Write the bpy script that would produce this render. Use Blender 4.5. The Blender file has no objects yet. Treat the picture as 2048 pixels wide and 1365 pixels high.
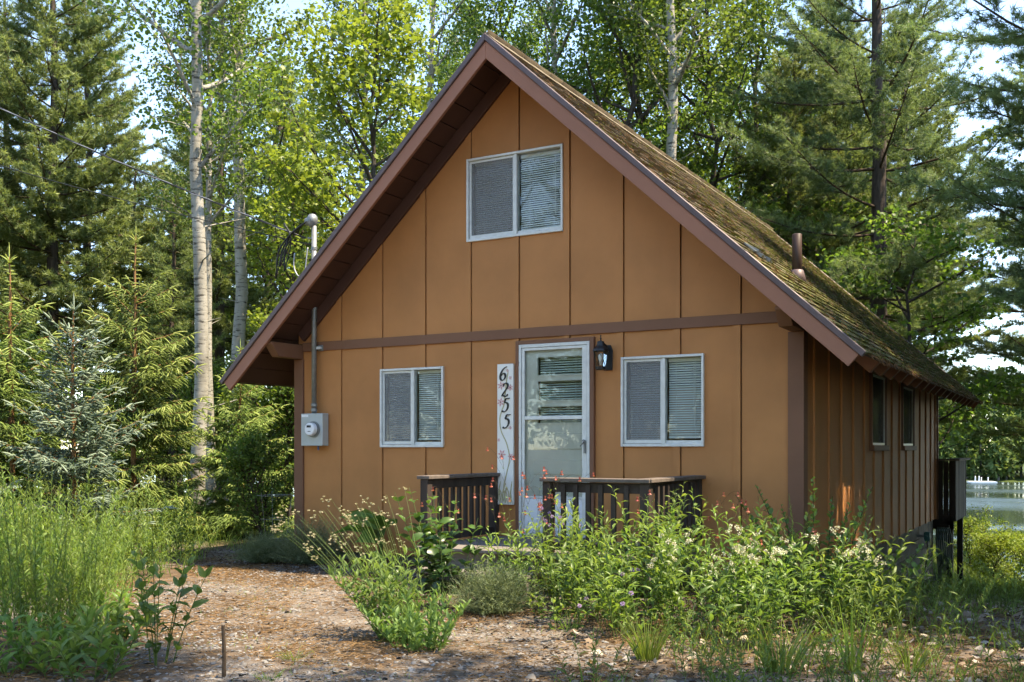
import bpy, math, random
import numpy as np
from mathutils import Vector, Matrix, Euler

S = bpy.context.scene
R = math.radians
rng = np.random.default_rng(11)
random.seed(5)

# ------------------------------------------------------------------ camera
cam_d = bpy.data.cameras.new("camera"); cam = bpy.data.objects.new("camera", cam_d)
S.collection.objects.link(cam); S.camera = cam
cam.location = (8.4707, -9.5238, 0.98); cam.rotation_euler = (R(90), 0, 0.5179)
cam_d.sensor_width = 36; cam_d.lens = 2022.25 / 2048 * 36; cam_d.shift_y = 0.1049
cam_d.clip_end = 3000; cam_d.clip_start = 0.05
# ------------------------------------------------------------------ sky, sun, exposure
SUN_EL, SUN_AZ = 60, 76            # azimuth from +Y towards +X
w = bpy.data.worlds.new("World"); S.world = w; w.use_nodes = True
nt = w.node_tree; nt.nodes.clear()
sky = nt.nodes.new("ShaderNodeTexSky"); sky.sky_type = 'NISHITA'; sky.sun_disc = False
sky.sun_elevation = R(SUN_EL); sky.sun_rotation = R(SUN_AZ); sky.altitude = 200
sky.air_density = 0.85; sky.dust_density = 0.1; sky.ozone_density = 4.5
bg = nt.nodes.new("ShaderNodeBackground"); bg.inputs[1].default_value = 0.13
wo = nt.nodes.new("ShaderNodeOutputWorld")
nt.links.new(sky.outputs[0], bg.inputs[0]); nt.links.new(bg.outputs[0], wo.inputs[0])
sd = bpy.data.lights.new("sun", 'SUN'); sd.energy = 2.6; sd.angle = R(0.53); sd.color = (1.0, 0.95, 0.86)
sun = bpy.data.objects.new("sun", sd); S.collection.objects.link(sun)
sv = Vector((math.cos(R(SUN_EL)) * math.sin(R(SUN_AZ)), math.cos(R(SUN_EL)) * math.cos(R(SUN_AZ)), math.sin(R(SUN_EL))))
sun.rotation_euler = sv.to_track_quat('Z', 'Y').to_euler(); sun.location = (20, 5, 30)
S.view_settings.view_transform = 'Standard'; S.view_settings.look = 'None'
S.view_settings.exposure = 2.52; S.view_settings.gamma = 1.0
S.view_settings.use_white_balance = True; S.view_settings.white_balance_temperature = 8300   # the camera was balanced for open shade
S.render.engine = 'CYCLES'
cy = S.cycles
cy.max_bounces = 7; cy.diffuse_bounces = 3; cy.glossy_bounces = 3; cy.transmission_bounces = 4
cy.transparent_max_bounces = 8; cy.use_denoising = True; cy.caustics_reflective = False; cy.caustics_refractive = False
cy.use_adaptive_sampling = True; cy.adaptive_threshold = 0.02; cy.sample_clamp_indirect = 6
try:
    cy.denoiser = 'OPENIMAGEDENOISE'; cy.denoising_input_passes = 'RGB_ALBEDO_NORMAL'; cy.denoising_prefilter = 'ACCURATE'
except Exception:
    pass

# ------------------------------------------------------------------ helpers: objects
def link(o, parent=None):
    S.collection.objects.link(o)
    if parent is not None: o.parent = parent
    return o
def tag(o, label, cat, group=None, kind=None):
    o["label"] = label; o["category"] = cat
    if group: o["group"] = group
    if kind: o["kind"] = kind
    return o
def thing(name, label, cat, loc=(0, 0, 0), rz=0, group=None):
    o = bpy.data.objects.new(name, None); link(o)
    o.empty_display_size = .1; o.location = loc; o.rotation_euler = (0, 0, rz)
    return tag(o, label, cat, group)
def inst(name, me, parent=None, loc=(0, 0, 0), rot=(0, 0, 0), sc=1.0):
    o = bpy.data.objects.new(name, me); link(o, parent)
    o.location = loc; o.rotation_euler = rot
    o.scale = (sc, sc, sc) if np.isscalar(sc) else sc
    return o

class B:
    """collects polygons; build() links them as one mesh object"""
    def __init__(s): s.v = []; s.f = []; s.mi = []
    def add(s, vs, fs, mi=0):
        n = len(s.v); s.v += [tuple(map(float, v)) for v in vs]
        s.f += [tuple(i + n for i in f) for f in fs]; s.mi += [mi] * len(fs); return s
    def box(s, x0, x1, y0, y1, z0, z1, mi=0):
        if x1 - x0 < 1e-5 or y1 - y0 < 1e-5 or z1 - z0 < 1e-5: return s
        v = [(x0, y0, z0), (x1, y0, z0), (x1, y1, z0), (x0, y1, z0), (x0, y0, z1), (x1, y0, z1), (x1, y1, z1), (x0, y1, z1)]
        return s.add(v, [(0, 3, 2, 1), (4, 5, 6, 7), (0, 1, 5, 4), (1, 2, 6, 5), (2, 3, 7, 6), (3, 0, 4, 7)], mi)
    def prism(s, poly, a, b, axis='y', mi=0):
        """poly: list of 2d points in the plane normal to axis, extruded a..b"""
        n = len(poly)
        def P(p, t):
            return (p[0], t, p[1]) if axis == 'y' else ((t, p[0], p[1]) if axis == 'x' else (p[0], p[1], t))
        v = [P(p, a) for p in poly] + [P(p, b) for p in poly]
        f = [tuple(range(n)), tuple(range(2 * n - 1, n - 1, -1))]
        for i in range(n): j = (i + 1) % n; f.append((i, i + n, j + n, j))
        return s.add(v, f, mi)
    def tube(s, pts, rad, n=8, mi=0, cap=True):
        V, F = tube_np(np.array(pts, float), rad, n, cap)
        return s.add(V, [tuple(int(i) for i in f if i >= 0) for f in F], mi)
    def lathe(s, prof, c=(0, 0, 0), n=12, mi=0):
        """prof: (r,z) list"""
        v = []
        for r, z in prof:
            for k in range(n):
                a = 2 * math.pi * k / n; v.append((c[0] + r * math.cos(a), c[1] + r * math.sin(a), c[2] + z))
        f = []
        for i in range(len(prof) - 1):
            for k in range(n):
                f.append((i * n + k, i * n + (k + 1) % n, (i + 1) * n + (k + 1) % n, (i + 1) * n + k))
        f.append(tuple(range(n - 1, -1, -1))); f.append(tuple((len(prof) - 1) * n + k for k in range(n)))
        return s.add(v, f, mi)
    def mesh(s, name, mats, smooth=False):
        me = bpy.data.meshes.new(name); me.from_pydata(s.v, [], s.f)
        for m in (mats if isinstance(mats, (list, tuple)) else [mats]): me.materials.append(m)
        if any(s.mi): me.polygons.foreach_set("material_index", s.mi)
        import bmesh
        bm = bmesh.new(); bm.from_mesh(me); bmesh.ops.recalc_face_normals(bm, faces=bm.faces); bm.to_mesh(me); bm.free()
        if smooth: me.polygons.foreach_set("use_smooth", [True] * len(me.polygons))
        me.update(); return me
    def build(s, name, mats, parent=None, smooth=False, bevel=0):
        o = bpy.data.objects.new(name, s.mesh(name, mats, smooth)); link(o, parent)
        if bevel:
            m = o.modifiers.new("bevel", 'BEVEL'); m.width = bevel; m.segments = 1; m.limit_method = 'ANGLE'
        return o

def nrm(a): return a / np.maximum(np.linalg.norm(a, axis=-1, keepdims=True), 1e-9)
def tube_np(P, rad, n=6, cap=True):
    k = len(P); rad = np.broadcast_to(np.asarray(rad, float), (k,))
    T = np.gradient(P, axis=0); T = nrm(T)
    ref = np.array([0.31, 0.17, 0.93]) if abs(T[0] @ np.array([0.31, 0.17, 0.93])) < .95 else np.array([1., 0, 0])
    A = nrm(np.cross(T, ref)); Bv = np.cross(T, A)
    an = np.arange(n) * 2 * np.pi / n
    V = P[:, None, :] + rad[:, None, None] * (np.cos(an)[None, :, None] * A[:, None, :] + np.sin(an)[None, :, None] * Bv[:, None, :])
    V = V.reshape(-1, 3); i = np.arange(k - 1)[:, None] * n; j = np.arange(n)[None, :]; j2 = (j + 1) % n
    F = np.stack([i + j, i + j2, i + n + j2, i + n + j], -1).reshape(-1, 4)
    if cap and n == 4:
        F = np.vstack([F, [[3, 2, 1, 0]], [[(k - 1) * n + q for q in range(4)]]])
    elif cap:
        V = np.vstack([V, P[:1], P[-1:]]); c0, c1 = k * n, k * n + 1
        jj = np.arange(n); e = (k - 1) * n
        F = np.vstack([F, np.stack([0 * jj + c0, (jj + 1) % n, jj, 0 * jj - 1], -1), np.stack([0 * jj + c1, e + jj, e + (jj + 1) % n, 0 * jj - 1], -1)])
    return V, F

class NP:
    """numpy mesh collector: faces padded with -1 to four columns, a float attribute 'rnd' per vertex"""
    def __init__(s): s.V = []; s.F = []; s.A = []; s.n = 0; s.M = []
    def add(s, V, F, a=0.5, mi=0):
        V = np.asarray(V, float).reshape(-1, 3); F = np.asarray(F)
        if F.shape[1] == 3: F = np.hstack([F, -np.ones((len(F), 1), int)])
        s.V.append(V); s.F.append(np.where(F >= 0, F + s.n, -1)); s.n += len(V)
        s.A.append(np.broadcast_to(np.asarray(a, float), (len(V),))); s.M.append(np.full(len(F), mi)); return s
    def tube(s, P, r, n=5, a=.5, cap=False, mi=0):
        V, F = tube_np(np.asarray(P, float), r, n, cap); return s.add(V, F, a, mi)
    def mesh(s, name, mats, smooth=False):
        me = bpy.data.meshes.new(name)
        mats = mats if isinstance(mats, (list, tuple)) else [mats]
        for m in mats: me.materials.append(m)
        if not s.V: return me
        V = np.vstack(s.V).astype(np.float32); F = np.vstack(s.F)
        cnt = (F >= 0).sum(1); loops = F[F >= 0].astype(np.int32)
        me.vertices.add(len(V)); me.vertices.foreach_set("co", V.ravel())
        me.loops.add(len(loops)); me.loops.foreach_set("vertex_index", loops)
        me.polygons.add(len(F)); st = np.concatenate([[0], np.cumsum(cnt)[:-1]]).astype(np.int32)
        me.polygons.foreach_set("loop_start", st)
        try: me.polygons.foreach_set("loop_total", cnt.astype(np.int32))
        except Exception: pass
        if len(mats) > 1: me.polygons.foreach_set("material_index", np.concatenate(s.M).astype(np.int32))
        if smooth: me.polygons.foreach_set("use_smooth", np.ones(len(F), bool))
        at = me.attributes.new("rnd", 'FLOAT', 'POINT'); at.data.foreach_set("value", np.concatenate(s.A).astype(np.float32))
        me.update(calc_edges=True); return me
    def build(s, name, mats, parent=None, smooth=False):
        o = bpy.data.objects.new(name, s.mesh(name, mats, smooth)); return link(o, parent)

# leaf templates: vertices (t along, s across, h out of plane), faces
TM = {
 'diamond': ([(0, 0, 0), (.45, .5, .10), (1, 0, 0), (.45, -.5, .10)], [(0, 2, 1), (0, 3, 2)]),
 'round': ([(0, 0, 0), (.28, .46, .06), (.72, .4, .04), (1, 0, -.05), (.72, -.4, .04), (.28, -.46, .06)], [(0, 3, 2, 1), (0, 5, 4, 3)]),
 'lance': ([(0, 0, 0), (.3, .5, .14), (.3, 0, .09), (.3, -.5, .14), (.66, .38, .08), (.66, 0, .02), (.66, -.38, .08), (1, 0, -.16)],
           [(0, 2, 1), (0, 3, 2), (1, 2, 5, 4), (2, 3, 6, 5), (4, 5, 7), (5, 6, 7)]),
 'maple': ([(0, 0, 0), (.12, .42, -.04), (.33, .25, .04), (.62, .55, -.05), (.66, .2, .03), (1, 0, -.07), (.66, -.2, .03), (.62, -.55, -.05), (.33, -.25, .04), (.12, -.42, -.04)],
           [(0, 2, 1), (0, 4, 3, 2), (0, 6, 5, 4), (0, 8, 7, 6), (0, 9, 8)]),
 'feather': ([(0, .06, 0), (0, -.06, 0), (.5, .07, .03), (.5, -.07, .03), (1, 0, -.08)], [(0, 1, 3, 2), (2, 3, 4)]),
}
def frames(D, up_bias=1.0, r=rng):
    """leaf frames: D direction, normal near up with noise"""
    D = nrm(D); N = np.array([0, 0, 1.]) * up_bias + r.normal(0, .45, D.shape)
    N = nrm(N - (N * D).sum(-1, keepdims=True) * D); return D, np.cross(N, D), N
def leaves(nb, P, D, L, Wd, tmpl, up=1.0, a=None, r=rng, mi=0):
    n = len(P)
    if n == 0: return
    D, Sd, N = frames(D, up, r); tv, tf = TM[tmpl]; tv = np.array(tv); k = len(tv)
    L = np.broadcast_to(L, (n,)); Wd = np.broadcast_to(Wd, (n,))
    V = P[:, None] + D[:, None] * (tv[None, :, 0, None] * L[:, None, None]) + Sd[:, None] * (tv[None, :, 1, None] * Wd[:, None, None]) + N[:, None] * (tv[None, :, 2, None] * L[:, None, None])
    if a is None: a = r.random(n)
    A = np.repeat(np.broadcast_to(a, (n,)), k); off = (np.arange(n) * k)[:, None]
    for q in (3, 4):
        fs = np.array([f for f in tf if len(f) == q])
        if len(fs) == 0: continue
        F = (off[:, :, None] + fs[None]).reshape(-1, q)
        if q == 3: F = np.hstack([F, -np.ones((len(F), 1), int)])
        if 'V0' not in locals():
            V0 = True; nb.V.append(V.reshape(-1, 3)); nb.A.append(A); base = nb.n; nb.n += n * k
        nb.F.append(np.where(F >= 0, F + base, -1)); nb.M.append(np.full(len(F), mi))
def needles(nb, P, D, L, wd, a, r=rng, mi=0):
    """one thin triangle each"""
    D = nrm(D); Sd = nrm(np.cross(D, r.normal(0, 1, D.shape))); n = len(P)
    L = np.broadcast_to(L, (n,))[:, None]; wd = np.broadcast_to(wd, (n,))[:, None]
    V = np.stack([P - Sd * wd * .5, P + Sd * wd * .5, P + D * L], 1).reshape(-1, 3)
    F = np.arange(n * 3).reshape(-1, 3); nb.add(V, F, np.repeat(np.broadcast_to(a, (n,)), 3), mi)
def blades(nb, P, D0, bend, L, wd, a, r=rng, mi=0, seg=3):
    """grass blades bending over: seg quads + tip; bend vector added quadratically"""
    n = len(P); D0 = nrm(D0); Sd = nrm(np.cross(D0, r.normal(0, 1, D0.shape)))
    L = np.broadcast_to(L, (n,)); wd = np.broadcast_to(wd, (n,)); rows = []
    for i in range(seg + 1):
        t = i / seg; c = P + D0 * (L * t)[:, None] + bend * (L * t * t)[:, None]
        ww = (wd * (1 - t ** 1.6) * .5 * (0.75 + .5 * min(1, t * 3)))[:, None]
        if i < seg: rows += [c - Sd * ww, c + Sd * ww]
        else: rows += [c]
    V = np.stack(rows, 1); k = V.shape[1]; fs = []
    for i in range(seg - 1): fs.append((2 * i, 2 * i + 1, 2 * i + 3, 2 * i + 2))
    F4 = (np.arange(n) * k)[:, None, None] + np.array(fs)[None] if fs else None
    F3 = (np.arange(n) * k)[:, None] + np.array([2 * seg - 2, 2 * seg - 1, 2 * seg])[None]
    F3 = np.hstack([F3, -np.ones((n, 1), int)])
    F = np.vstack([F4.reshape(-1, 4), F3]) if fs else F3
    nb.add(V.reshape(-1, 3), F, np.repeat(np.broadcast_to(a, (n,)), k), mi)

# ------------------------------------------------------------------ helpers: materials
def mat(name, build):
    m = bpy.data.materials.new(name); m.use_nodes = True; t = m.node_tree; t.nodes.clear()
    out = t.nodes.new("ShaderNodeOutputMaterial"); build(t, out); return m
def nd(t, typ, **kw):
    n = t.nodes.new("ShaderNode" + typ)
    for k, v in kw.items():
        if hasattr(n, k) and k not in n.inputs: setattr(n, k, v)
        else: n.inputs[k].default_value = v
    return n
def ramp(t, fac, stops):
    r = t.nodes.new("ShaderNodeValToRGB"); e = r.color_ramp.elements
    while len(e) < len(stops): e.new(.5)
    for q, (p, c) in zip(e, stops): q.position = p; q.color = (*c, 1)
    t.links.new(fac, r.inputs[0]); return r.outputs[0]
def noise(t, scale, detail=4, vec=None, rough=.6, stretch=None):
    n = nd(t, "TexNoise"); n.inputs['Scale'].default_value = scale; n.inputs['Detail'].default_value = detail; n.inputs['Roughness'].default_value = rough
    tc = t.nodes.new("ShaderNodeNewGeometry") if vec == 'world' else t.nodes.new("ShaderNodeTexCoord")
    src = tc.outputs['Position'] if vec == 'world' else tc.outputs['Object']
    if stretch:
        mp = t.nodes.new("ShaderNodeMapping"); mp.inputs['Scale'].default_value = stretch
        t.links.new(src, mp.inputs[0]); src = mp.outputs[0]
    t.links.new(src, n.inputs['Vector']); return n.outputs[0]
def mixc(t, fac, a, b, mode='MIX'):
    m = t.nodes.new("ShaderNodeMix"); m.data_type = 'RGBA'; m.blend_type = mode
    for s, v in ((m.inputs[0], fac), (m.inputs[6], a), (m.inputs[7], b)):
        if hasattr(v, 'links'): t.links.new(v, s)
        elif isinstance(v, (int, float)): s.default_value = v
        else: s.default_value = (*v, 1)
    return m.outputs[2]
def mth(t, op, a, b=0.0):
    m = t.nodes.new("ShaderNodeMath"); m.operation = op
    for s, v in ((m.inputs[0], a), (m.inputs[1], b)):
        if hasattr(v, 'links'): t.links.new(v, s)
        else: s.default_value = v
    return m.outputs[0]
def bump(t, h, strength=.3, dist=.01):
    b = t.nodes.new("ShaderNodeBump"); b.inputs['Strength'].default_value = strength; b.inputs['Distance'].default_value = dist
    t.links.new(h, b.inputs['Height']); return b.outputs[0]
def princ(t, out, col, rough=.6, spec=.3, metal=0, normal=None):
    p = t.nodes.new("ShaderNodeBsdfPrincipled")
    if hasattr(col, 'links'): t.links.new(col, p.inputs['Base Color'])
    else: p.inputs['Base Color'].default_value = (*col, 1)
    if hasattr(rough, 'links'): t.links.new(rough, p.inputs['Roughness'])
    else: p.inputs['Roughness'].default_value = rough
    p.inputs['Specular IOR Level'].default_value = spec; p.inputs['Metallic'].default_value = metal
    if normal is not None: t.links.new(normal, p.inputs['Normal'])
    if out is not None: t.links.new(p.outputs[0], out.inputs[0])
    return p
def simple(name, col, rough=.6, spec=.3, metal=0, var=.18, scale=9, bmp=.15, stretch=None):
    def f(t, out):
        n = noise(t, scale, 5, 'world', stretch=stretch)
        c = ramp(t, n, [(.25, tuple(x * (1 - var) for x in col)), (.75, tuple(min(1, x * (1 + var)) for x in col))])
        princ(t, out, c, rough, spec, metal, bump(t, n, bmp, .004) if bmp else None)
    return mat(name, f)
def leafmat(name, c0, c1, c2, trans=.45, tcol=1.6, rough=.5, spec=.25):
    """c0..c2 by the leaf's own random value; diffuse + light through the leaf"""
    def f(t, out):
        a = t.nodes.new("ShaderNodeAttribute"); a.attribute_name = "rnd"
        oi = t.nodes.new("ShaderNodeObjectInfo")
        c = ramp(t, a.outputs['Fac'], [(.0, c0), (.5, c1), (1., c2)])
        h = t.nodes.new("ShaderNodeHueSaturation"); t.links.new(c, h.inputs['Color'])
        t.links.new(mth(t, 'ADD', mth(t, 'MULTIPLY', oi.outputs['Random'], .3), .85), h.inputs['Value'])
        t.links.new(mth(t, 'ADD', mth(t, 'MULTIPLY', oi.outputs['Random'], .02), .49), h.inputs['Hue'])
        p = princ(t, None, h.outputs[0], rough, spec)
        tr = t.nodes.new("ShaderNodeBsdfTranslucent")
        t.links.new(mixc(t, 1.0, h.outputs[0], (tcol, tcol * .98, tcol * .55), 'MULTIPLY'), tr.inputs[0])
        mx = t.nodes.new("ShaderNodeMixShader"); mx.inputs[0].default_value = trans
        t.links.new(p.outputs[0], mx.inputs[1]); t.links.new(tr.outputs[0], mx.inputs[2]); t.links.new(mx.outputs[0], out.inputs[0])
    return mat(name, f)

def m_paint(name, col, weather=.12, grain=(1.2, 1.2, .25)):
    """old exterior paint: faint vertical grain, chalking, small dings"""
    def f(t, out):
        big = noise(t, 1.1, 4, 'world'); fine = noise(t, 34, 6, 'world', .7, grain)
        c = ramp(t, big, [(.3, tuple(x * (1 - weather) for x in col)), (.7, tuple(x * (1 + weather * .7) for x in col))])
        c = mixc(t, mth(t, 'MULTIPLY', fine, .16), c, tuple(min(1, x * 1.25 + .02) for x in col))
        spots = ramp(t, noise(t, 7.3, 2, 'world', .5), [(.74, (0, 0, 0)), (.78, (1, 1, 1))])
        sp = t.nodes.new("ShaderNodeSeparateColor"); t.links.new(spots, sp.inputs[0])
        c = mixc(t, mth(t, 'MULTIPLY', sp.outputs[0], .3), c, tuple(x * .7 for x in col))
        princ(t, out, c, .62, .25, 0, bump(t, fine, .25, .003))
    return mat(name, f)
M = {}
M['wall'] = m_paint('tan_paint', (.44, .185, .064), .18)
M['trim'] = m_paint('brown_paint', (.19, .088, .05), .15, (.6, .6, .6))
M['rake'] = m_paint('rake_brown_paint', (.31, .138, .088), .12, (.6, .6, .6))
M['soffit'] = m_paint('dark_brown_stain', (.085, .04, .03), .2, (1, .2, 1))
M['edge'] = simple('drip_edge_metal', (.12, .085, .085), .5, .4, .2, .2, 6)
M['shadow_line'] = simple('batten_shadow_line', (.05, .028, .014), .8, .1)  # dark colour put in the siding gaps as the battens' shadow lines
M['white_al'] = simple('aged_white_aluminium', (.62, .63, .60), .4, .4, .1, .12, 14, .05)
M['white_paint'] = simple('white_door_paint', (.72, .73, .74), .4, .4, 0, .05, 4, .04)
M['cream'] = simple('cream_door_paint', (.78, .76, .69), .5, .35, 0, .06, 4, .04)
M['blind'] = simple('blind_slat_vinyl', (.86, .86, .83), .45, .3, 0, .05, 3, 0)
M['deckwood'] = simple('dark_brown_deck_stain', (.048, .036, .030), .7, .2, 0, .35, 12, .3, (1, 1, .2))
M['deckcap'] = simple('weathered_cap_board', (.13, .105, .09), .75, .2, 0, .3, 14, .3)
M['board'] = simple('weathered_grey_board', (.17, .15, .13), .8, .2, 0, .35, 10, .35, (.3, 3, 3))
M['galv'] = simple('galvanised_steel', (.22, .23, .225), .5, .5, .45, .22, 16, .05)
M['boxgrey'] = simple('grey_enamel', (.40, .43, .42), .45, .45, .1, .06, 8, .03)
M['black'] = simple('black_iron', (.018, .018, .019), .45, .5, .3, .3, 20, .1)
M['wire'] = simple('black_cable', (.02, .02, .02), .5, .4, 0, .2, 10, 0)
M['wiregrey'] = simple('bare_aluminium_cable', (.35, .35, .36), .4, .5, .5, .2, 10, 0)
M['mortar'] = simple('mortar', (.16, .15, .13), .9, .1, 0, .3, 20, .5)
M['block'] = simple('concrete_block', (.24, .22, .19), .9, .15, 0, .28, 6, .6)
M['hose'] = simple('green_grey_hose', (.10, .13, .11), .45, .4, 0, .2, 8, 0)
M['teal'] = simple('teal_valve', (.03, .14, .13), .4, .5, .1, .2, 12, .05)
M['bark'] = simple('pine_bark', (.075, .058, .048), .9, .1, 0, .55, 9, 1.0, (1.6, 1.6, .35))
M['bark2'] = simple('maple_bark', (.065, .054, .044), .9, .1, 0, .5, 9, .9, (1.6, 1.6, .35))
M['twig'] = simple('brown_twig', (.07, .05, .035), .9, .1, 0, .4, 14, .3)
M['sprucebark'] = simple('young_spruce_bark', (.22, .12, .055), .85, .1, 0, .35, 20, .4)
M['bulb'] = simple('frosted_bulb', (.75, .75, .72), .3, .5, 0, .03, 3, 0)
M['purple'] = leafmat('chive_flower', (.30, .20, .42), (.42, .30, .55), (.55, .42, .66), .3, 1.2)
M['red'] = leafmat('columbine_red', (.34, .06, .06), (.45, .11, .10), (.52, .20, .16), .35, 1.3)
M['yellowish'] = leafmat('columbine_yellow', (.6, .45, .12), (.65, .5, .18), (.7, .55, .25), .3, 1.2)
M['whiteflower'] = leafmat('cream_flower', (.55, .53, .38), (.66, .64, .48), (.75, .73, .62), .3, 1.1)
M['paleflower'] = leafmat('pale_seedhead', (.30, .28, .16), (.42, .38, .23), (.52, .47, .32), .35, 1.2)

def m_aspen(t, out):
    n1 = noise(t, 3.2, 5, None, .6, (1, 1, .5)); n2 = noise(t, 5.5, 6, None, .65, (.8, .8, 3.6)); n3 = noise(t, .5, 3)
    c = ramp(t, n1, [(.3, (.18, .165, .13)), (.55, (.31, .29, .245)), (.8, (.42, .40, .35))])
    dk = ramp(t, n2, [(.38, (1, 1, 1)), (.455, (0, 0, 0))])
    s = t.nodes.new("ShaderNodeSeparateColor"); t.links.new(dk, s.inputs[0])
    c = mixc(t, mth(t, 'MULTIPLY', s.outputs[0], .85), c, (.035, .03, .025))
    tc = t.nodes.new("ShaderNodeTexCoord"); sx = t.nodes.new("ShaderNodeSeparateXYZ"); t.links.new(tc.outputs['Object'], sx.inputs[0])
    low = ramp(t, mth(t, 'ADD', mth(t, 'MULTIPLY', sx.outputs[2], .28), mth(t, 'MULTIPLY', n2, .9)), [(.45, (1, 1, 1)), (.9, (0, 0, 0))])
    s2 = t.nodes.new("ShaderNodeSeparateColor"); t.links.new(low, s2.inputs[0])
    c = mixc(t, mth(t, 'MULTIPLY', s2.outputs[0], .8), c, (.06, .052, .045))   # rough dark bark at the foot of old aspens
    princ(t, out, c, .8, .15, 0, bump(t, n2, .5, .02))
M['aspen'] = mat('aspen_bark', m_aspen)

def m_shingle(t, out):
    v = t.nodes.new("ShaderNodeObjectInfo"); n = noise(t, 1.3, 5, 'world', .65); g = noise(t, 60, 3, 'world'); e = noise(t, 9, 4, 'world')
    at = t.nodes.new("ShaderNodeAttribute"); at.attribute_name = "rnd"
    rr = mth(t, 'FRACT', mth(t, 'ADD', v.outputs['Random'], mth(t, 'MULTIPLY', at.outputs['Fac'], 7.3)))
    c = ramp(t, rr, [(0, (.085, .066, .048)), (.5, (.125, .10, .072)), (1, (.175, .145, .105))])
    c = mixc(t, mth(t, 'MULTIPLY', g, .5), c, (.20, .17, .13))
    # moss grows on the lower, rear part of this slope
    geo = t.nodes.new("ShaderNodeNewGeometry"); sx = t.nodes.new("ShaderNodeSeparateXYZ"); t.links.new(geo.outputs['Position'], sx.inputs[0])
    k = mth(t, 'ADD', mth(t, 'MULTIPLY', sx.outputs[0], .07), mth(t, 'MULTIPLY', sx.outputs[1], .018))
    mo = ramp(t, mth(t, 'ADD', mth(t, 'ADD', mth(t, 'MULTIPLY', n, .6), mth(t, 'MULTIPLY', e, .55)), k), [(.93, (0, 0, 0)), (1.12, (1, 1, 1))])
    s = t.nodes.new("ShaderNodeSeparateColor"); t.links.new(mo, s.inputs[0])
    c = mixc(t, mth(t, 'MULTIPLY', s.outputs[0], .75), c, ramp_c(t, e))
    princ(t, out, c, .92, .12, 0, bump(t, g, .6, .004))
def ramp_c(t, e): return ramp(t, e, [(.35, (.055, .07, .012)), (.65, (.13, .14, .025))])
M['shingle'] = mat('mossy_asphalt_shingle', m_shingle)

def m_glass(t, out):
    # a thin window pane: mirror by Fresnel over clear
    fr = t.nodes.new("ShaderNodeFresnel"); fr.inputs[0].default_value = 1.36
    gl = t.nodes.new("ShaderNodeBsdfGlossy"); gl.inputs['Roughness'].default_value = .01; gl.inputs['Color'].default_value = (.95, .97, .97, 1)
    tr = t.nodes.new("ShaderNodeBsdfTransparent"); tr.inputs[0].default_value = (.93, .96, .95, 1)
    mx = t.nodes.new("ShaderNodeMixShader"); t.links.new(fr.outputs[0], mx.inputs[0]); t.links.new(tr.outputs[0], mx.inputs[1]); t.links.new(gl.outputs[0], mx.inputs[2])
    t.links.new(mx.outputs[0], out.inputs[0])
M['glass'] = mat('window_glass', m_glass)
def m_screen(t, out):
    d = t.nodes.new("ShaderNodeBsdfDiffuse"); d.inputs[0].default_value = (.27, .28, .28, 1)
    tr = t.nodes.new("ShaderNodeBsdfTransparent"); mx = t.nodes.new("ShaderNodeMixShader"); mx.inputs[0].default_value = .36
    t.links.new(tr.outputs[0], mx.inputs[1]); t.links.new(d.outputs[0], mx.inputs[2]); t.links.new(mx.outputs[0], out.inputs[0])
M['screen'] = mat('insect_screen', m_screen)

def m_ground(t, out):
    geo = t.nodes.new("ShaderNodeNewGeometry"); sx = t.nodes.new("ShaderNodeSeparateXYZ"); t.links.new(geo.outputs['Position'], sx.inputs[0])
    a = noise(t, 1.0, 5, 'world', .65); b = noise(t, 13, 6, 'world', .7); c3 = noise(t, 70, 3, 'world')
    soil = ramp(t, b, [(.3, (.04, .028, .02)), (.5, (.095, .064, .041)), (.7, (.17, .122, .082))])
    grit = ramp(t, c3, [(.35, (.11, .09, .075)), (.6, (.23, .205, .18)), (.75, (.32, .30, .27))])
    c = mixc(t, ramp_f(t, a, .45, .6), soil, grit)
    # forest floor and lawn away from the drive
    gr = ramp(t, b, [(.3, (.02, .03, .008)), (.6, (.06, .085, .02)), (.8, (.13, .11, .045))])
    ext = mth(t, 'ADD', mth(t, 'MULTIPLY', sx.outputs[0], -.16), mth(t, 'MULTIPLY', sx.outputs[1], .16))
    c = mixc(t, ramp_f(t, mth(t, 'ADD', ext, mth(t, 'MULTIPLY', a, .5)), .55, .85), c, gr)
    princ(t, out, c, .95, .1, 0, bump(t, b, .7, .03))
def ramp_f(t, f, lo, hi):
    r = ramp(t, f, [(lo, (0, 0, 0)), (hi, (1, 1, 1))]); s = t.nodes.new("ShaderNodeSeparateColor"); t.links.new(r, s.inputs[0]); return s.outputs[0]
M['ground'] = mat('drive_and_forest_soil', m_ground)
def m_water(t, out):
    n = noise(t, 1.0, 4, 'world', .55, (.5, 1.6, 1)); n2 = noise(t, .05, 2, 'world', .5, (.4, 1.5, 1))
    r = ramp(t, n2, [(.40, (.06, .06, .06)), (.60, (.28, .28, .28))]); s = t.nodes.new("ShaderNodeSeparateColor"); t.links.new(r, s.inputs[0])
    p = princ(t, out, (.03, .045, .035), s.outputs[0], .6, 0, bump(t, n, .10, .12)); p.inputs['IOR'].default_value = 1.33
M['water'] = mat('lake_water', m_water)

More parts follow.
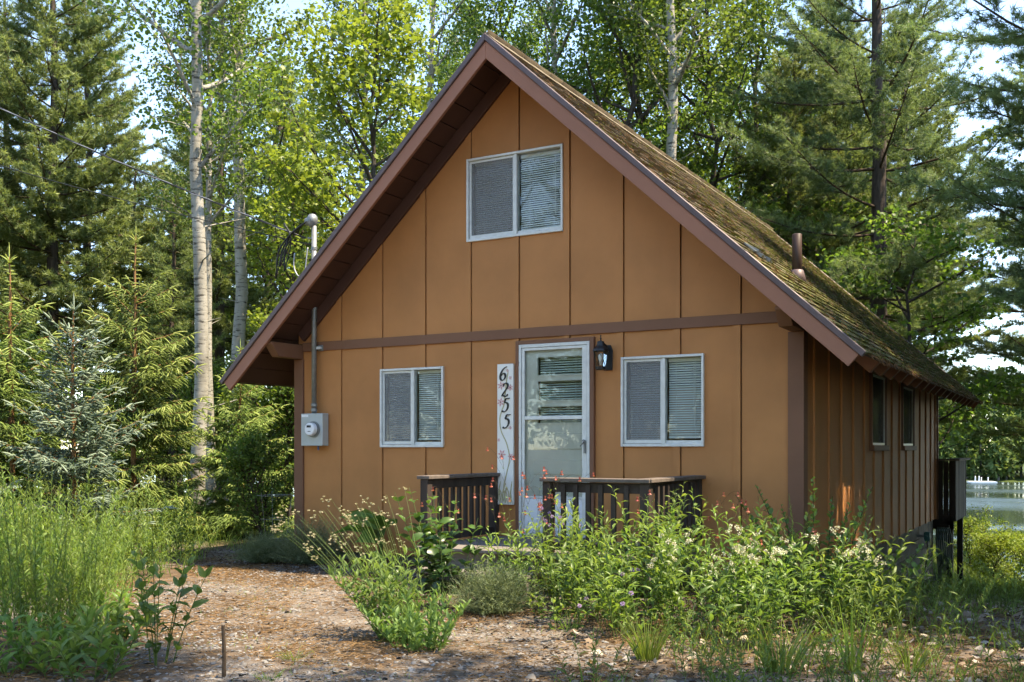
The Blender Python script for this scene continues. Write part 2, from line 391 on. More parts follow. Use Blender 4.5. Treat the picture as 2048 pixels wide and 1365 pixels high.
G = lambda *c: c
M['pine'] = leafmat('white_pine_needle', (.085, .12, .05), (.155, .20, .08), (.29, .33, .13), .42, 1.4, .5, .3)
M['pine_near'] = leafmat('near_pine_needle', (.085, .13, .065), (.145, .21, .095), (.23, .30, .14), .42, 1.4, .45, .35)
M['aspen_leaf'] = leafmat('aspen_leaf', (.06, .10, .025), (.095, .145, .035), (.16, .21, .06), .45, 1.7, .4, .35)
M['maple_leaf'] = leafmat('maple_leaf_bright', (.14, .20, .035), (.20, .27, .05), (.31, .35, .085), .45, 1.4, .45, .3)
M['wood_leaf'] = leafmat('woodland_leaf', (.05, .095, .02), (.085, .14, .03), (.15, .21, .05), .5, 1.7, .45, .3)
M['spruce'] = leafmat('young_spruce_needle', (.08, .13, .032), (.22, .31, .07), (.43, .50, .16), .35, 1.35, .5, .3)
M['bluespruce'] = leafmat('blue_spruce_needle', (.09, .14, .09), (.18, .25, .17), (.33, .41, .30), .3, 1.1, .5, .3)
M['weed'] = leafmat('weed_leaf', (.075, .13, .03), (.13, .20, .045), (.22, .29, .08), .45, 1.5, .45, .3)
M['milkweed'] = leafmat('broad_weed_leaf', (.06, .125, .03), (.11, .19, .045), (.18, .27, .07), .45, 1.5, .4, .35)
M['greyleaf'] = leafmat('soft_grey_green_leaf', (.11, .19, .05), (.16, .26, .075), (.24, .34, .12), .45, 1.4, .5, .25)
M['darkleaf'] = leafmat('dark_broad_leaf', (.02, .05, .018), (.035, .08, .022), (.09, .17, .03), .35, 1.5, .35, .4)
M['grass'] = leafmat('grass_blade', (.08, .14, .025), (.15, .23, .045), (.28, .33, .09), .45, 1.4, .5, .3)
M['drygrass'] = leafmat('dry_stalk', (.25, .20, .10), (.36, .30, .16), (.45, .38, .22), .3, 1.1, .6, .2)
M['lavender'] = leafmat('lavender_leaf', (.09, .12, .06), (.14, .18, .09), (.20, .24, .13), .3, 1.2, .6, .2)
M['stem'] = leafmat('green_stem', (.06, .10, .025), (.09, .14, .035), (.14, .18, .05), .1, 1.2, .5, .3)
M['straw'] = leafmat('pine_straw', (.13, .07, .03), (.21, .115, .05), (.30, .19, .095), .15, 1.1, .7, .15)
M['litter'] = leafmat('dead_leaf', (.16, .11, .07), (.30, .235, .17), (.46, .40, .33), .2, 1.0, .7, .2)
M['chips'] = leafmat('bark_mulch', (.022, .014, .010), (.06, .036, .022), (.12, .075, .045), .0, 1.0, .9, .1)
M['stone'] = leafmat('limestone_gravel', (.11, .103, .094), (.19, .18, .167), (.31, .297, .28), .0, 1.0, .85, .2)
M['moss'] = leafmat('roof_moss', (.05, .065, .012), (.10, .11, .02), (.17, .17, .035), .1, 1.1, .9, .1)
M['farleaf'] = leafmat('far_shore_leaf', (.06, .11, .03), (.10, .16, .045), (.17, .22, .08), .4, 1.4, .6, .2)

# ------------------------------------------------------------------ terrain
def sstep(a, b, x):
    t = np.clip((x - a) / (b - a), 0, 1); return t * t * (3 - 2 * t)
LAKE = -4.1
def gz(x, y):
    x = np.asarray(x, float); y = np.asarray(y, float); r = sstep(3.5, 7, x)
    d = r * np.maximum(0, y + .6) * .112 + (1 - r) * np.maximum(0, y - 12) * .10
    z = -.35 - d + .03 * np.sin(x * 1.1 + y * .7) * np.cos(y * .9 - x * .3)
    z = np.maximum(z, -6.2)
    far = np.maximum(0, y - 146) * .13; z = z + far
    z = z + np.maximum(0, np.abs(x) - 130) * .12 * (y > 10)
    return np.where(y > 100, np.minimum(z, -3.3), np.minimum(z, 14))
def gz1(x, y): return float(gz(x, y))
xs = np.concatenate([np.linspace(-900, -60, 16), np.linspace(-52, -10, 18), np.arange(-9, 14, .22), np.linspace(15, 60, 16), np.linspace(75, 900, 14)])
ys = np.concatenate([np.linspace(-900, -30, 14), np.linspace(-26, -9, 10), np.arange(-8.5, 12, .22), np.linspace(13, 60, 30), np.linspace(66, 230, 26), np.linspace(260, 1600, 10)])
X, Y = np.meshgrid(xs, ys, indexing='ij'); Zg = gz(X, Y)
nx, ny = len(xs), len(ys); I = np.arange(nx * ny).reshape(nx, ny)
g = NP(); g.add(np.stack([X, Y, Zg], -1).reshape(-1, 3), np.stack([I[:-1, :-1], I[1:, :-1], I[1:, 1:], I[:-1, 1:]], -1).reshape(-1, 4))
o = g.build('ground', M['ground'], None, True); o["kind"] = "structure"
bw = B(); bw.add([(-260, 14, LAKE), (260, 14, LAKE), (260, 190, LAKE), (-260, 190, LAKE)], [(0, 1, 2, 3)])
o = bw.build('lake', M['water']); o["kind"] = "structure"

# ================================================================== the cabin
W, D = 6.15, 9.66; XC = W / 2
RZ, OV_F, YB, EAVE = 5.2525, -.604, 10.25, .68
AN = math.atan2(3.45, 3.755); CA, SA = math.cos(AN), math.sin(AN); TA = SA / CA
SL = 3.755 / CA                                        # slope length
def rp(side, s, n): return (XC + side * (s * CA + n * SA), RZ - s * SA + n * CA)
def zu(x): return RZ - TA * abs(x - XC) - .055 / CA     # underside of the roof planks
BOT = -.25
cabin = thing('cabin', 'tan board and batten cabin with brown trim and steep mossy roof', 'cabin')

def holes_split(x0, x1, z0, ztop, holes):
    """rectangles (x0,x1,z0,z1 or None=slope) covering the strip minus holes"""
    cuts = sorted({x0, x1} | {h[k] for h in holes for k in (0, 1) if x0 < h[k] < x1}); out = []
    for a, b in zip(cuts[:-1], cuts[1:]):
        hs = [h for h in holes if h[0] <= a + 1e-6 and h[1] >= b - 1e-6 and h[3] > z0 and (ztop is None or h[2] < ztop)]
        zs = z0
        for h in sorted(hs, key=lambda q: q[2]):
            if h[2] > zs: out.append((a, b, zs, h[2]))
            zs = max(zs, h[3])
        if ztop is None or zs < ztop: out.append((a, b, zs, ztop))
    return out
def wall_objs(name, m, parent, x0, x1, z0, ztop, holes, ya, yb, axis='y'):
    """one object for each connected piece of the strip"""
    rects = holes_split(x0, x1, z0, ztop, holes); grp = list(range(len(rects)))
    for i, p in enumerate(rects):
        for j, q in enumerate(rects[:i]):
            pt, qt = (9 if p[3] is None else p[3]), (9 if q[3] is None else q[3])
            if abs(p[0] - q[1]) < 1e-6 and min(pt, qt) > max(p[2], q[2]) + 1e-4:
                g0, g1 = grp[i], grp[j]; grp = [g1 if g == g0 else g for g in grp]
    for g in sorted(set(grp)):
        bl = B()
        for k, p in enumerate(rects):
            if grp[k] == g: wall_bits(bl, p[0], p[1], p[2], p[3], [], ya, yb, axis)
        if bl.v: bl.build(name, m, parent)
def wall_bits(bld, x0, x1, z0, ztop, holes, ya, yb, axis='y'):
    for a, b, c, d in holes_split(x0, x1, z0, ztop, holes):
        if d is None:
            pts = [(a, c), (b, c)]
            tb, ta = zu(b), zu(a)
            if tb > c: pts.append((b, tb))
            if a < XC < b: pts.append((XC, zu(XC)))
            if ta > c: pts.append((a, ta))
            if tb <= c or ta <= c:
                xx = XC + (1 if b > XC else -1) * (RZ - .055 / CA - c) / TA
                pts = [(a, c), (min(b, xx), c), (min(b, xx), max(c, zu(min(b, xx)))), (a, ta)] if b > XC else [(max(a, xx), c), (b, c), (b, tb), (max(a, xx), max(c, zu(max(a, xx))))]
            bld.prism(pts, ya, yb, 'y')
        elif axis == 'y': bld.box(a, b, ya, yb, c, d)
        else: bld.box(ya, yb, a, b, c, d)

WIN = [(2.475, 3.672, 3.268, 4.187), (1.281, 2.166, .993, 1.904), (4.333, 5.211, .998, 1.909)]
DOOR = (3.119, 4.028, .0, 2.123)
HOLES = [(a + .012, b - .012, c + .012, d - .012) for a, b, c, d in WIN] + [DOOR]
b0 = .6926; GX = [b0 + .61 * i for i in range(9)]
BAND = (2.165, 2.272)
fw = B()
for gx in GX: wall_bits(fw, gx - .06, gx + .06, BOT, BAND[0] + .02, HOLES, .021, .05); wall_bits(fw, gx - .06, gx + .06, BAND[0] + .02, None, HOLES, .021, .05)
front = fw.build('front_wall', M['shadow_line'], cabin)
edges = [0.02] + GX + [W - .02]
for i, (a, b) in enumerate(zip(edges[:-1], edges[1:])):
    a2 = a + (.011 if i else 0)
    for z0, z1 in ((BOT, BAND[0] + .01), (BAND[1] - .01, None)):
        if z1 is None and max(zu(a2), zu(b)) < z0: continue
        wall_objs('wall_panel', M['wall'], front, a2, b - .07 if i < len(edges) - 2 else b, z0, z1, HOLES, 0, .02)
        if i < len(edges) - 2:
            wall_objs('batten', M['wall'], front, b - .07, b, z0 if z1 is None else BOT, z1 if z1 else None, HOLES, -.013 - .001 * (i % 3), .02)
bd = B().box(.10, W - .10, -.024, -.001, *BAND); bd.build('trim_band', M['trim'], front, bevel=.003)
for x0, x1 in ((-.03, .11), (W - .12, W + .03)):
    B().box(x0, x1, -.03, .12 if x0 > 1 else .14, BOT - .02, 2.07).build('corner_board', M['trim'], front, bevel=.004)

# right side wall (x = W), with two narrow windows
SWIN = [(3.41, 4.36, 1.02, 1.895), (5.77, 6.80, 1.02, 1.87)]
SY = [.52, 1.16, 1.77, 2.41, 3.05, 3.68, 4.34, 5.0, 5.63, 6.24, 6.95, 7.62, 8.27, 8.87, 9.45]
ZS = 2.30
sw = B(); H2 = [(a - .045, b + .045, c - .07, d + .04) for a, b, c, d in SWIN]
for gy in SY: wall_bits(sw, gy - .06, gy + .06, BOT, ZS, H2, W - .05, W - .021, 'x')
sidew = sw.build('side_wall', M['shadow_line'], cabin)
ed = [.12] + SY + [D - .04]
for i, (a, b) in enumerate(zip(ed[:-1], ed[1:])):
    a2 = a + (.012 if i else 0); e2 = b - .075 if i < len(ed) - 2 else b
    wall_objs('wall_panel', M['wall'], sidew, a2, e2, BOT, ZS, H2, W - .02, W, 'x')
    if i < len(ed) - 2:
        wall_objs('batten', M['wall'], sidew, b - .075, b, BOT, ZS, H2, W - .02, W + .022, 'x')
B().box(W - .02, W + .03, D - .04, D + .03, BOT - .02, ZS).build('corner_board', M['trim'], sidew)
for y0, y1, z0, z1 in SWIN:
    f = B(); t = .045
    f.box(W - .03, W + .035, y0 - t, y0, z0, z1 + .04); f.box(W - .03, W + .035, y1, y1 + t, z0, z1 + .04)
    f.box(W - .03, W + .034, y0, y1, z1, z1 + .04)
    wn = f.build('window', M['trim'], cabin)
    B().box(W - .03, W + .06, y0 - t - .01, y1 + t + .01, z0 - .07, z0).build('sill', M['trim'], wn, bevel=.004)
    f = B()
    for a in ((y0, y0 + .022), (y1 - .022, y1)): f.box(W - .01, W + .018, a[0], a[1], z0, z1)
    f.box(W - .01, W + .017, y0 + .022, y1 - .022, z0, z0 + .03); f.box(W - .01, W + .017, y0 + .022, y1 - .022, z1 - .022, z1)
    f.build('sash', M['white_al'], wn)
    B().box(W - .002, W + .002, y0 + .022, y1 - .022, z0 + .03, z1 - .022).build('screen', M['screen'], wn)
    B().box(W - .022, W - .018, y0 + .01, y1 - .01, z0 + .01, z1 - .01).build('pane', M['glass'], wn)
B().box(0, .05, .14, D, BOT, zu(0) + .02).build('left_wall', M['wall'], cabin)
B().prism([(0.05, BOT), (W - .05, BOT), (W - .05, zu(W - .05)), (XC, zu(XC)), (0.05, zu(.05))], D - .06, D, 'y').build('rear_wall', M['wall'], cabin)
B().box(.06, W - .06, .06, D - .07, BOT, -.02).build('floor', M['board'], cabin)
B().box(.06, W - .06, .12, D - .07, 2.2, 2.3).build('upper_floor', M['board'], cabin)

# foundation of concrete blocks on the right side and front
fd = B().box(.06, W - .05, .06, D - .06, -1.9, BOT - .002); found = fd.build('foundation', M['mortar'], cabin)
bl = B().box(0, .035, 0, .392, 0, .192).mesh('block', M['block'])
for r in range(8):
    for c in range(25):
        y = .03 + c * .402 - (.2 if r % 2 else 0); z = BOT - .012 - (r + 1) * .204 + .008
        if y < .02 or y + .39 > D or z + .19 < gz1(W, y) - .1: continue
        inst('block', bl, found, (W - .065 + random.uniform(-.002, .003), y, z))

# ------------------------------------------------------------------ front windows
def blind(parent, x0, x1, z0, z1, y, tilt=56, pitch=.0235):
    sb = B(); d = .0105; c, s = math.cos(R(tilt)), math.sin(R(tilt)); L = x1 - x0
    sb.add([(0, -d * c, -d * s), (L, -d * c, -d * s), (L, 0, .0018), (0, 0, .0018), (L, d * c, d * s), (0, d * c, d * s)], [(0, 1, 2, 3), (3, 2, 4, 5)])
    me = sb.mesh('slat', M['blind']); z = z1 - .05
    while z > z0 + .03:
        inst('slat', me, parent, (x0 + random.uniform(-.002, .002), y, z), (random.uniform(-.05, .05), random.uniform(-.0035, .0035), 0)); z -= pitch
    B().box(x0, x1, y - .018, y + .018, z1 - .035, z1).build('head_rail', M['blind'], parent)
    B().box(x0, x1, y - .013, y + .013, z + .004, z + .02).build('bottom_rail', M['blind'], parent)
    for k in (.22, .78):
        B().box(x0 + L * k - .0015, x0 + L * k + .0015, y - .015, y - .012, z, z1).build('ladder_cord', M['blind'], parent)
def window(x0, x1, z0, z1):
    t = .026; f = B()
    f.box(x0, x0 + t, -.03, .09, z0, z1); f.box(x1 - t, x1, -.03, .09, z0, z1)
    f.box(x0 + t, x1 - t, -.028, .09, z0, z0 + .03); f.box(x0 + t, x1 - t, -.028, .09, z1 - t, z1)
    wn = f.build('window', M['white_al'], cabin, bevel=.003); xm = (x0 + x1) / 2 + .015
    B().box(xm - .016, xm + .022, -.018, .05, z0 + .03, z1 - t).build('meeting_stile', M['white_al'], wn, bevel=.002)
    s = B(); a, b, c, d = x0 + t + .004, xm - .017, z0 + .034, z1 - t - .003; q = .024
    s.box(a, a + q, -.006, .016, c, d); s.box(b - q * .6, b, -.006, .016, c, d)
    s.box(a + q, b - q * .6, -.005, .015, c, c + .034); s.box(a + q, b - q * .6, -.005, .015, d - q, d)
    s.build('sash', M['white_al'], wn)
    B().box(a + q, b - q * .6, -.001, .001, c + .034, d - q).build('screen', M['screen'], wn)
    B().box(a + q, b - q * .6, .008, .011, c + .034, d - q).build('pane', M['glass'], wn)
    B().box(xm + .022, x1 - t, .018, .021, z0 + .03, z1 - t).build('pane', M['glass'], wn)
    s = B(); s.box(xm + .022, x1 - t, .008, .04, z0 + .03, z0 + .062); s.build('sash', M['white_al'], wn)
    blind(wn, x0 + t + .04, xm - .02, z0 + .03, z1 - t - .004, .075)
    blind(wn, xm + .03, x1 - t - .006, z0 + .05, z1 - t - .004, .075)
    xw = x1 - t - .10
    B().tube([(xw, .052, z1 - .07), (xw + .004, .05, z0 + .2)], .0035, 6).build('tilt_wand', M['blind'], wn)
    return wn
for q in WIN: window(*q)

# ------------------------------------------------------------------ storm door and inner door
x0, x1, z0, z1 = DOOR
f = B(); f.box(x0 - .008, x0 + .035, -.045, .1, z0, z1 + .012); f.box(x1 - .035, x1 + .012, -.045, .1, z0, z1 + .012); f.box(x0 + .035, x1 - .035, -.043, .1, z1 - .03, z1 + .012)
door = f.build('door', M['trim'], cabin, bevel=.004)
a, b = x0 + .036, x1 - .036; zt = z1 - .031
f = B(); f.box(a, a + .03, -.05, -.01, .03, zt); f.box(b - .03, b, -.05, -.01, .03, zt); f.box(a + .03, b - .03, -.049, -.01, zt - .035, zt)
f.build('storm_door_frame', M['white_al'], door, bevel=.002)
a += .033; b -= .033; zt -= .038
f = B(); f.box(a, a + .035, -.043, -.014, .05, zt); f.box(b - .055, b, -.043, -.014, .05, zt); f.box(a + .035, b - .055, -.042, -.014, zt - .03, zt); f.box(a + .035, b - .055, -.042, -.014, .05, .1)
f.build('storm_door_stile', M['white_al'], door, bevel=.003)
a += .035; b -= .055
B().box(a, b, -.041, -.015, .10, .445).build('kick_panel', M['white_paint'], door, bevel=.006)
B().box(a, b, -.044, -.013, 1.285, 1.325).build('mid_rail', M['white_al'], door, bevel=.003)
B().box(a, b, -.042, -.016, .448, .475).build('lower_rail', M['white_al'], door)
B().box(a, b, -.03, -.027, .475, 1.285).build('pane', M['glass'], door)
B().box(a, b, -.026, -.023, 1.325, zt - .03).build('pane', M['glass'], door)
# inner door with three lights and two raised panels
OP = [(3.345, 3.925, 1.745, 1.965), (3.345, 3.925, 1.475, 1.71), (3.345, 3.925, 1.235, 1.44)]
f = B(); wall_bits(f, 3.155, 3.99, .02, 2.09, OP, .005, .045); f.build('inner_door', M['cream'], door)
f = B()
for xa, xb, za, zb in OP:
    q = .016
    f.box(xa, xa + q, -.006, .02, za, zb); f.box(xb - q, xb, -.006, .02, za, zb); f.box(xa + q, xb - q, -.006, .02, za, za + q); f.box(xa + q, xb - q, -.006, .02, zb - q, zb)
f.build('glazing_bead', M['cream'], door)
for xa, xb, za, zb in OP: B().box(xa, xb, .022, .026, za, zb).build('pane', M['glass'], door)
for za, zb in ((.97, 1.14), (.70, .86), (.40, .58), (.12, .3)):
    f = B(); f.box(3.31, 3.93, -.008, .006, za, zb); f.build('raised_panel', M['cream'], door, bevel=.012)
blind(door, 3.36, 3.91, 1.22, 2.0, .065, 50, .026)
B().box(3.0, 4.15, .10, .5, .0, .02).build('threshold', M['board'], door)
hd = B(); hd.box(3.93, 3.95, -.06, -.043, .93, 1.06); hd.tube([(3.94, -.06, 1.04), (3.94, -.09, 1.035), (3.905, -.095, 1.0)], [.008, .008, .006], 6); hd.lathe([(.001, 0), (.02, .004), (.016, .02), (.001, .024)], (3.94, -.075, 1.05), 10)
hd.build('door_handle', M['galv'], door)
for k in range(5):
    B().lathe([(.006, 0), (.004, .004)], (3.16, -.052, .3 + k * .4), 6).build('screw', M['galv'], door)

# ------------------------------------------------------------------ roof
rs = B()
for sd_ in (1, -1):
    poly = [rp(sd_, .012 * 0, -.012), rp(sd_, SL - .03, -.012), rp(sd_, SL - .03, -.03), (XC, RZ - .03 / CA)]
    poly[0] = (XC, RZ - .012 / CA); rs.prism(poly, OV_F + .03, YB - .03, 'y')
roof = rs.build('roof', M['edge'], cabin)
NPL = 20; wp = (SL - .05) / NPL
for sd_ in (1, -1):
    for k in range(NPL):
        s0, s1 = k * wp + (.005 if k else .03), (k + 1) * wp - .006
        dn = random.uniform(-.003, .003)
        B().prism([rp(sd_, s0, -.031), rp(sd_, s1, -.031), rp(sd_, s1, -.055 + dn), rp(sd_, s0, -.055 + dn)], OV_F + .04, YB - .04, 'y').build('plank', M['soffit'], roof)
def slope_board(name, sd_, n0, n1, ya, yb, m, s1=SL - .02, bevel=.004):
    top = (XC, RZ + n0 / CA); bot = (XC, RZ + n1 / CA)
    B().prism([top, rp(sd_, s1, n0), rp(sd_, s1, n1), bot], ya, yb, 'y').build(name, m, roof, bevel=bevel)
for sd_ in (1, -1):
    slope_board('rake_board', sd_, -.052, -.185, OV_F, OV_F + .04, M['rake'])
    slope_board('rake_board', sd_, -.052, -.185, YB - .04, YB, M['rake'])
    slope_board('rake_edge', sd_, .006, -.0515, OV_F - .022, OV_F + .03, M['edge'], SL + .012, .006)
    slope_board('rake_edge', sd_, .006, -.0515, YB - .03, YB + .022, M['edge'], SL + .012, .006)
    slope_board('frieze_board', sd_, -.058, -.19, -.046, -.002, M['soffit'], (XC + .0) / CA)
    for k in range(17):
        y = .60 + k * .585; sA = (XC - .03) / CA; sB = SL - .07
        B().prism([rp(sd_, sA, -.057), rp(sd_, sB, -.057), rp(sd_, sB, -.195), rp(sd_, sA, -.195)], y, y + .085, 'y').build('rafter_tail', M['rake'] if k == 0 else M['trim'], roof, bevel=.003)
for xa, xb in ((-.02, .10), (W - .10, W + .03)):
    B().prism([(0, 2.245), (-.555, 2.245), (-.555, 2.215), (-.43, 2.075), (0, 2.075)], xa, xb, 'x').build('lookout_beam', M['trim'], roof, bevel=.005)
# shingles: courses up the slope, the front right ones one by one
EXPO, SWD = .142, .305; nc = int(SL / EXPO) + 1
shv = []
for k in range(5):
    t = [.014, .018, .012, .020, .016][k]; e = [0, .004, -.003, .006, -.005][k]; wv = SWD - .006
    v = B(); v.add([(-.20, 0, 0), (0, 0, 0), (e, 0, t), (-.20, 0, .003), (-.20, wv, 0), (0, wv, 0), (-e, wv, t), (-.20, wv, .003)], [(0, 1, 2, 3), (7, 6, 5, 4), (3, 2, 6, 7), (1, 5, 6, 2), (0, 4, 5, 1), (0, 3, 7, 4)])
    shv.append(v.mesh('shingle', M['shingle']))
def sh_arrays():
    out = []
    for v in shv:
        co = np.array([q.co[:] for q in v.vertices]); fa = np.array([p.vertices[:] for p in v.polygons]); out.append((co, fa))
    return out
sha = sh_arrays(); rest = NP(); count = 0
for sd_ in (1, -1):
    for c in range(nc):
        s = SL + .015 - c * EXPO
        if s < .1: continue
        y = OV_F - .012 - (SWD * .5 if c % 2 else 0) + random.uniform(-.02, .02)
        while y < YB + .01:
            k = random.randrange(5); n = -.010 + random.uniform(0, .003); ds = random.uniform(-.006, .006)
            ya = max(y, OV_F - .014)
            if y + SWD > YB + .02: break
            if sd_ == 1 and y < 1.75 and count < 300 and y >= OV_F - .02:
                x, z = rp(1, s + ds, n); inst('shingle', shv[k], roof, (x, y, z), (0, AN - R(2.2), random.uniform(-.008, .008))); count += 1
            else:
                co, fa = sha[k]; co = co.copy()
                if y < OV_F - .02: co[:, 1] = np.maximum(co[:, 1], ya - y)
                al = AN - R(2.2); ca, sa = math.cos(al), math.sin(al)
                xx = co[:, 0] * ca + co[:, 2] * sa; zz = -co[:, 0] * sa + co[:, 2] * ca
                x, z = rp(1, s + ds, n); P = np.stack([xx + x, co[:, 1] + y, zz + z], -1)
                if sd_ == -1: P[:, 0] = 2 * XC - P[:, 0]; fa = fa[:, ::-1]
                rest.add(P, fa, random.random())
            y += SWD
o = rest.build('shingles', M['shingle'], roof); o["kind"] = "stuff"
rc = B()
for k in range(36):
    y = OV_F - .015 + k * .30
    if y + .3 > YB + .03: break
    for sd_ in (1, -1):
        rc.prism([(XC, RZ + .022 + .004 * (k % 2)), rp(sd_, .15, .014), rp(sd_, .15, .004), (XC, RZ + .008)], y, y + .298, 'y')
rc.build('ridge_cap', M['shingle'], roof)
# fallen needles and moss cushions lying on the right slope
lit = NP(); n = 2600; r2 = np.random.default_rng(3)
s_ = SL * (1 - r2.random(n) ** 1.7 * .95); y_ = r2.uniform(OV_F, YB, n)
P = np.stack([XC + s_ * CA + .012 * SA, y_, RZ - s_ * SA + .014 * CA], -1)
dd = np.stack([np.full(n, CA) * r2.normal(0, 1, n), r2.normal(0, .8, n), 0 * s_], -1); dd[:, 2] = -dd[:, 0] * TA; dd += r2.normal(0, .07, dd.shape)
needles(lit, P, dd, r2.uniform(.06, .12, n), .006, r2.random(n), r2)
n = 700; y_ = r2.uniform(OV_F, YB, n); s_ = SL + .01 + 0 * y_
P = np.stack([XC + s_ * CA, y_, RZ - s_ * SA + .01], -1); needles(lit, P, np.stack([.4 + 0 * y_, r2.normal(0, .4, n), -1 + r2.normal(0, .4, n)], -1), r2.uniform(.04, .11, n), .006, r2.random(n), r2)
o = lit.build('needle_litter', M['straw'], roof); o["kind"] = "stuff"
mo = NP(); n = 2600
s_ = SL * (1 - r2.random(n) ** 1.3); y_ = r2.uniform(OV_F + .1, YB, n); keep = r2.random(n) < np.clip(.15 + (s_ / SL) * .5 + y_ * .06, 0, 1)
s_ = np.round((s_[keep] - SL) / EXPO) * EXPO + SL + r2.normal(0, .012, keep.sum()); y_ = y_[keep]; n = len(s_)
P = np.stack([XC + s_ * CA + .004 * SA, y_, RZ - s_ * SA + .006 * CA], -1)
for q in range(5):
    needles(mo, P + r2.normal(0, .012, P.shape), np.array([SA, 0, CA]) + r2.normal(0, .7, P.shape), r2.uniform(.008, .017, n), .014, r2.random(n), r2)
o = mo.build('moss', M['moss'], roof); o["kind"] = "stuff"
# vent pipe and a grey patch of flashing
M['vent'] = simple('brown_vent_enamel', (.055, .032, .026), .5, .3)
vx, vy, vz = 5.55, 2.25, 2.97
vp = thing('vent_pipe', 'brown metal vent pipe standing on the mossy roof slope', 'pipe', (vx, vy, vz))
B().lathe([(.056, -.12), (.056, .48), (.05, .485), (.05, .44)], n=14).build('pipe', M['vent'], vp, True)
B().lathe([(.12, -.11), (.075, .06), (.062, .07)], n=14).build('collar', M['edge'], vp, True)
pa = B()
for k in range(7):
    yy, ss = k * .045, .0 + random.uniform(-.05, .05)
    pts = [rp(1, 3.42 + ss + .02 * k, .012), rp(1, 3.56 + ss + .02 * k, .012), rp(1, 3.56 + ss + .02 * k, .03 + .012 * (k % 3)), rp(1, 3.42 + ss + .02 * k, .026)]
    pa.prism(pts, yy, yy + .06, 'y')
tag(pa.build('roof_patch', M['galv'], None), 'crumpled grey metal patch on the roof near the rake', 'flashing')

# ------------------------------------------------------------------ porch
PX0, PX1, PY = 2.85, 5.15, -1.35
porch = thing('porch', 'small dark brown wooden porch with slatted railings before the door', 'porch', (0, 0, 0))
y = -.03; 
while y > PY + .02:
    B().box(PX0 - .05, PX1 + .05, y - .135, y, .0, .03).build('deck_board', M['board'], porch, bevel=.004); y -= .1425
B().box(PX0 - .03, PX1 + .03, PY + .0, PY + .04, -.2, -.002).build('rim_board', M['board'], porch)
B().box(PX1 - .01, PX1 + .03, PY + .04, -.03, -.2, -.002).build('rim_board', M['board'], porch)
B().box(PX0 - .03, PX0 + .01, PY + .04, -.03, -.2, -.002).build('rim_board', M['board'], porch)
for px, py in ((PX0, PY + .1), (PX1, PY + .1), (4.2, PY + .1)): B().box(px - .045, px + .045, py - .045, py + .045, gz1(px, py) - .1, -.005).build('support_post', M['deckwood'], porch)
for k in range(3): B().box(2.95, 4.12, PY - .12 * (k + 1) - .0, PY - .12 * k - .006, -.19, -.155).build('step_board', M['board'], porch, bevel=.004)
for xx in (2.97, 4.07): B().box(xx, xx + .04, PY - .34, PY - .01, -.42, -.192).build('step_stringer', M['board'], porch)
def rail(p, q, name='railing'):
    p, q = Vector(p), Vector(q); d = (q - p); L = d.length; ang = math.atan2(d.y, d.x)
    f = B().box(.045, L - .045, -.02, .02, .585, .675)
    o = f.build(name, M['deckwood'], porch, bevel=.004); o.location = (p.x, p.y, 0); o.rotation_euler = (0, 0, ang)
    B().box(.045, L - .045, -.02, .02, .06, .13).build('bottom_rail', M['deckwood'], o, bevel=.004)
    n = max(2, int(round((L - .09) / .118))); bm_ = B().box(-.021, .021, .0215, .052, .07, .655).mesh('baluster', M['deckwood'])
    for k in range(1, n): inst('baluster', bm_, o, (.045 + (L - .09) * k / n, -.073, 0))
    c = B().box(-.06, L + .06, -.075, .075, .680, .715).build('cap_board', M['deckcap'], o, bevel=.005)
    return o
rail((PX0, -.05), (PX0, PY)); rail((4.2, PY), (PX1, PY))
o = rail((PX1, PY), (PX1, -.05)); o.children[-1].location.z = .002
for px, py in ((PX0, PY), (PX0, -.06), (4.2, PY), (PX1, PY), (PX1, -.06)):
    B().box(px - .044, px + .044, py - .044, py + .044, .031, .679).build('rail_post', M['deckwood'], porch, bevel=.005)

# ------------------------------------------------------------------ rear deck
rd = thing('rear_deck', 'dark elevated deck with boarded railing behind the cabin', 'deck', (0, 0, 0))
for k in range(12): B().box(1.5, 6.42, 9.72 + k * .15, 9.72 + k * .15 + .143, -.24, -.205).build('deck_board', M['deckwood'], rd)
slat = B().box(0, .03, 0, .085, -.30, .76).mesh('slat', M['deckwood'])
for k in range(18): inst('slat', slat, rd, (6.42 + random.uniform(-.004, .004), 9.74 + k * .098, 0))
sl2 = B().box(0, .085, 0, .028, -.30, .76).mesh('slat', M['deckwood'])
for k in range(3): inst('slat', sl2, rd, (6.16 + k * .092, 9.735, 0))
B().box(6.36, 6.52, 9.70, 11.6, .762, .80).build('cap_board', M['deckcap'], rd); B().box(6.15, 6.36, 9.70, 9.83, .762, .799).build('cap_board', M['deckcap'], rd)
for yy in (9.80, 11.4): B().box(6.30, 6.40, yy, yy + .1, -2.2, -.25).build('post', M['deckwood'], rd)
B().box(1.5, 6.415, 9.80, 9.84, -.45, -.245).build('joist', M['deckwood'], rd)

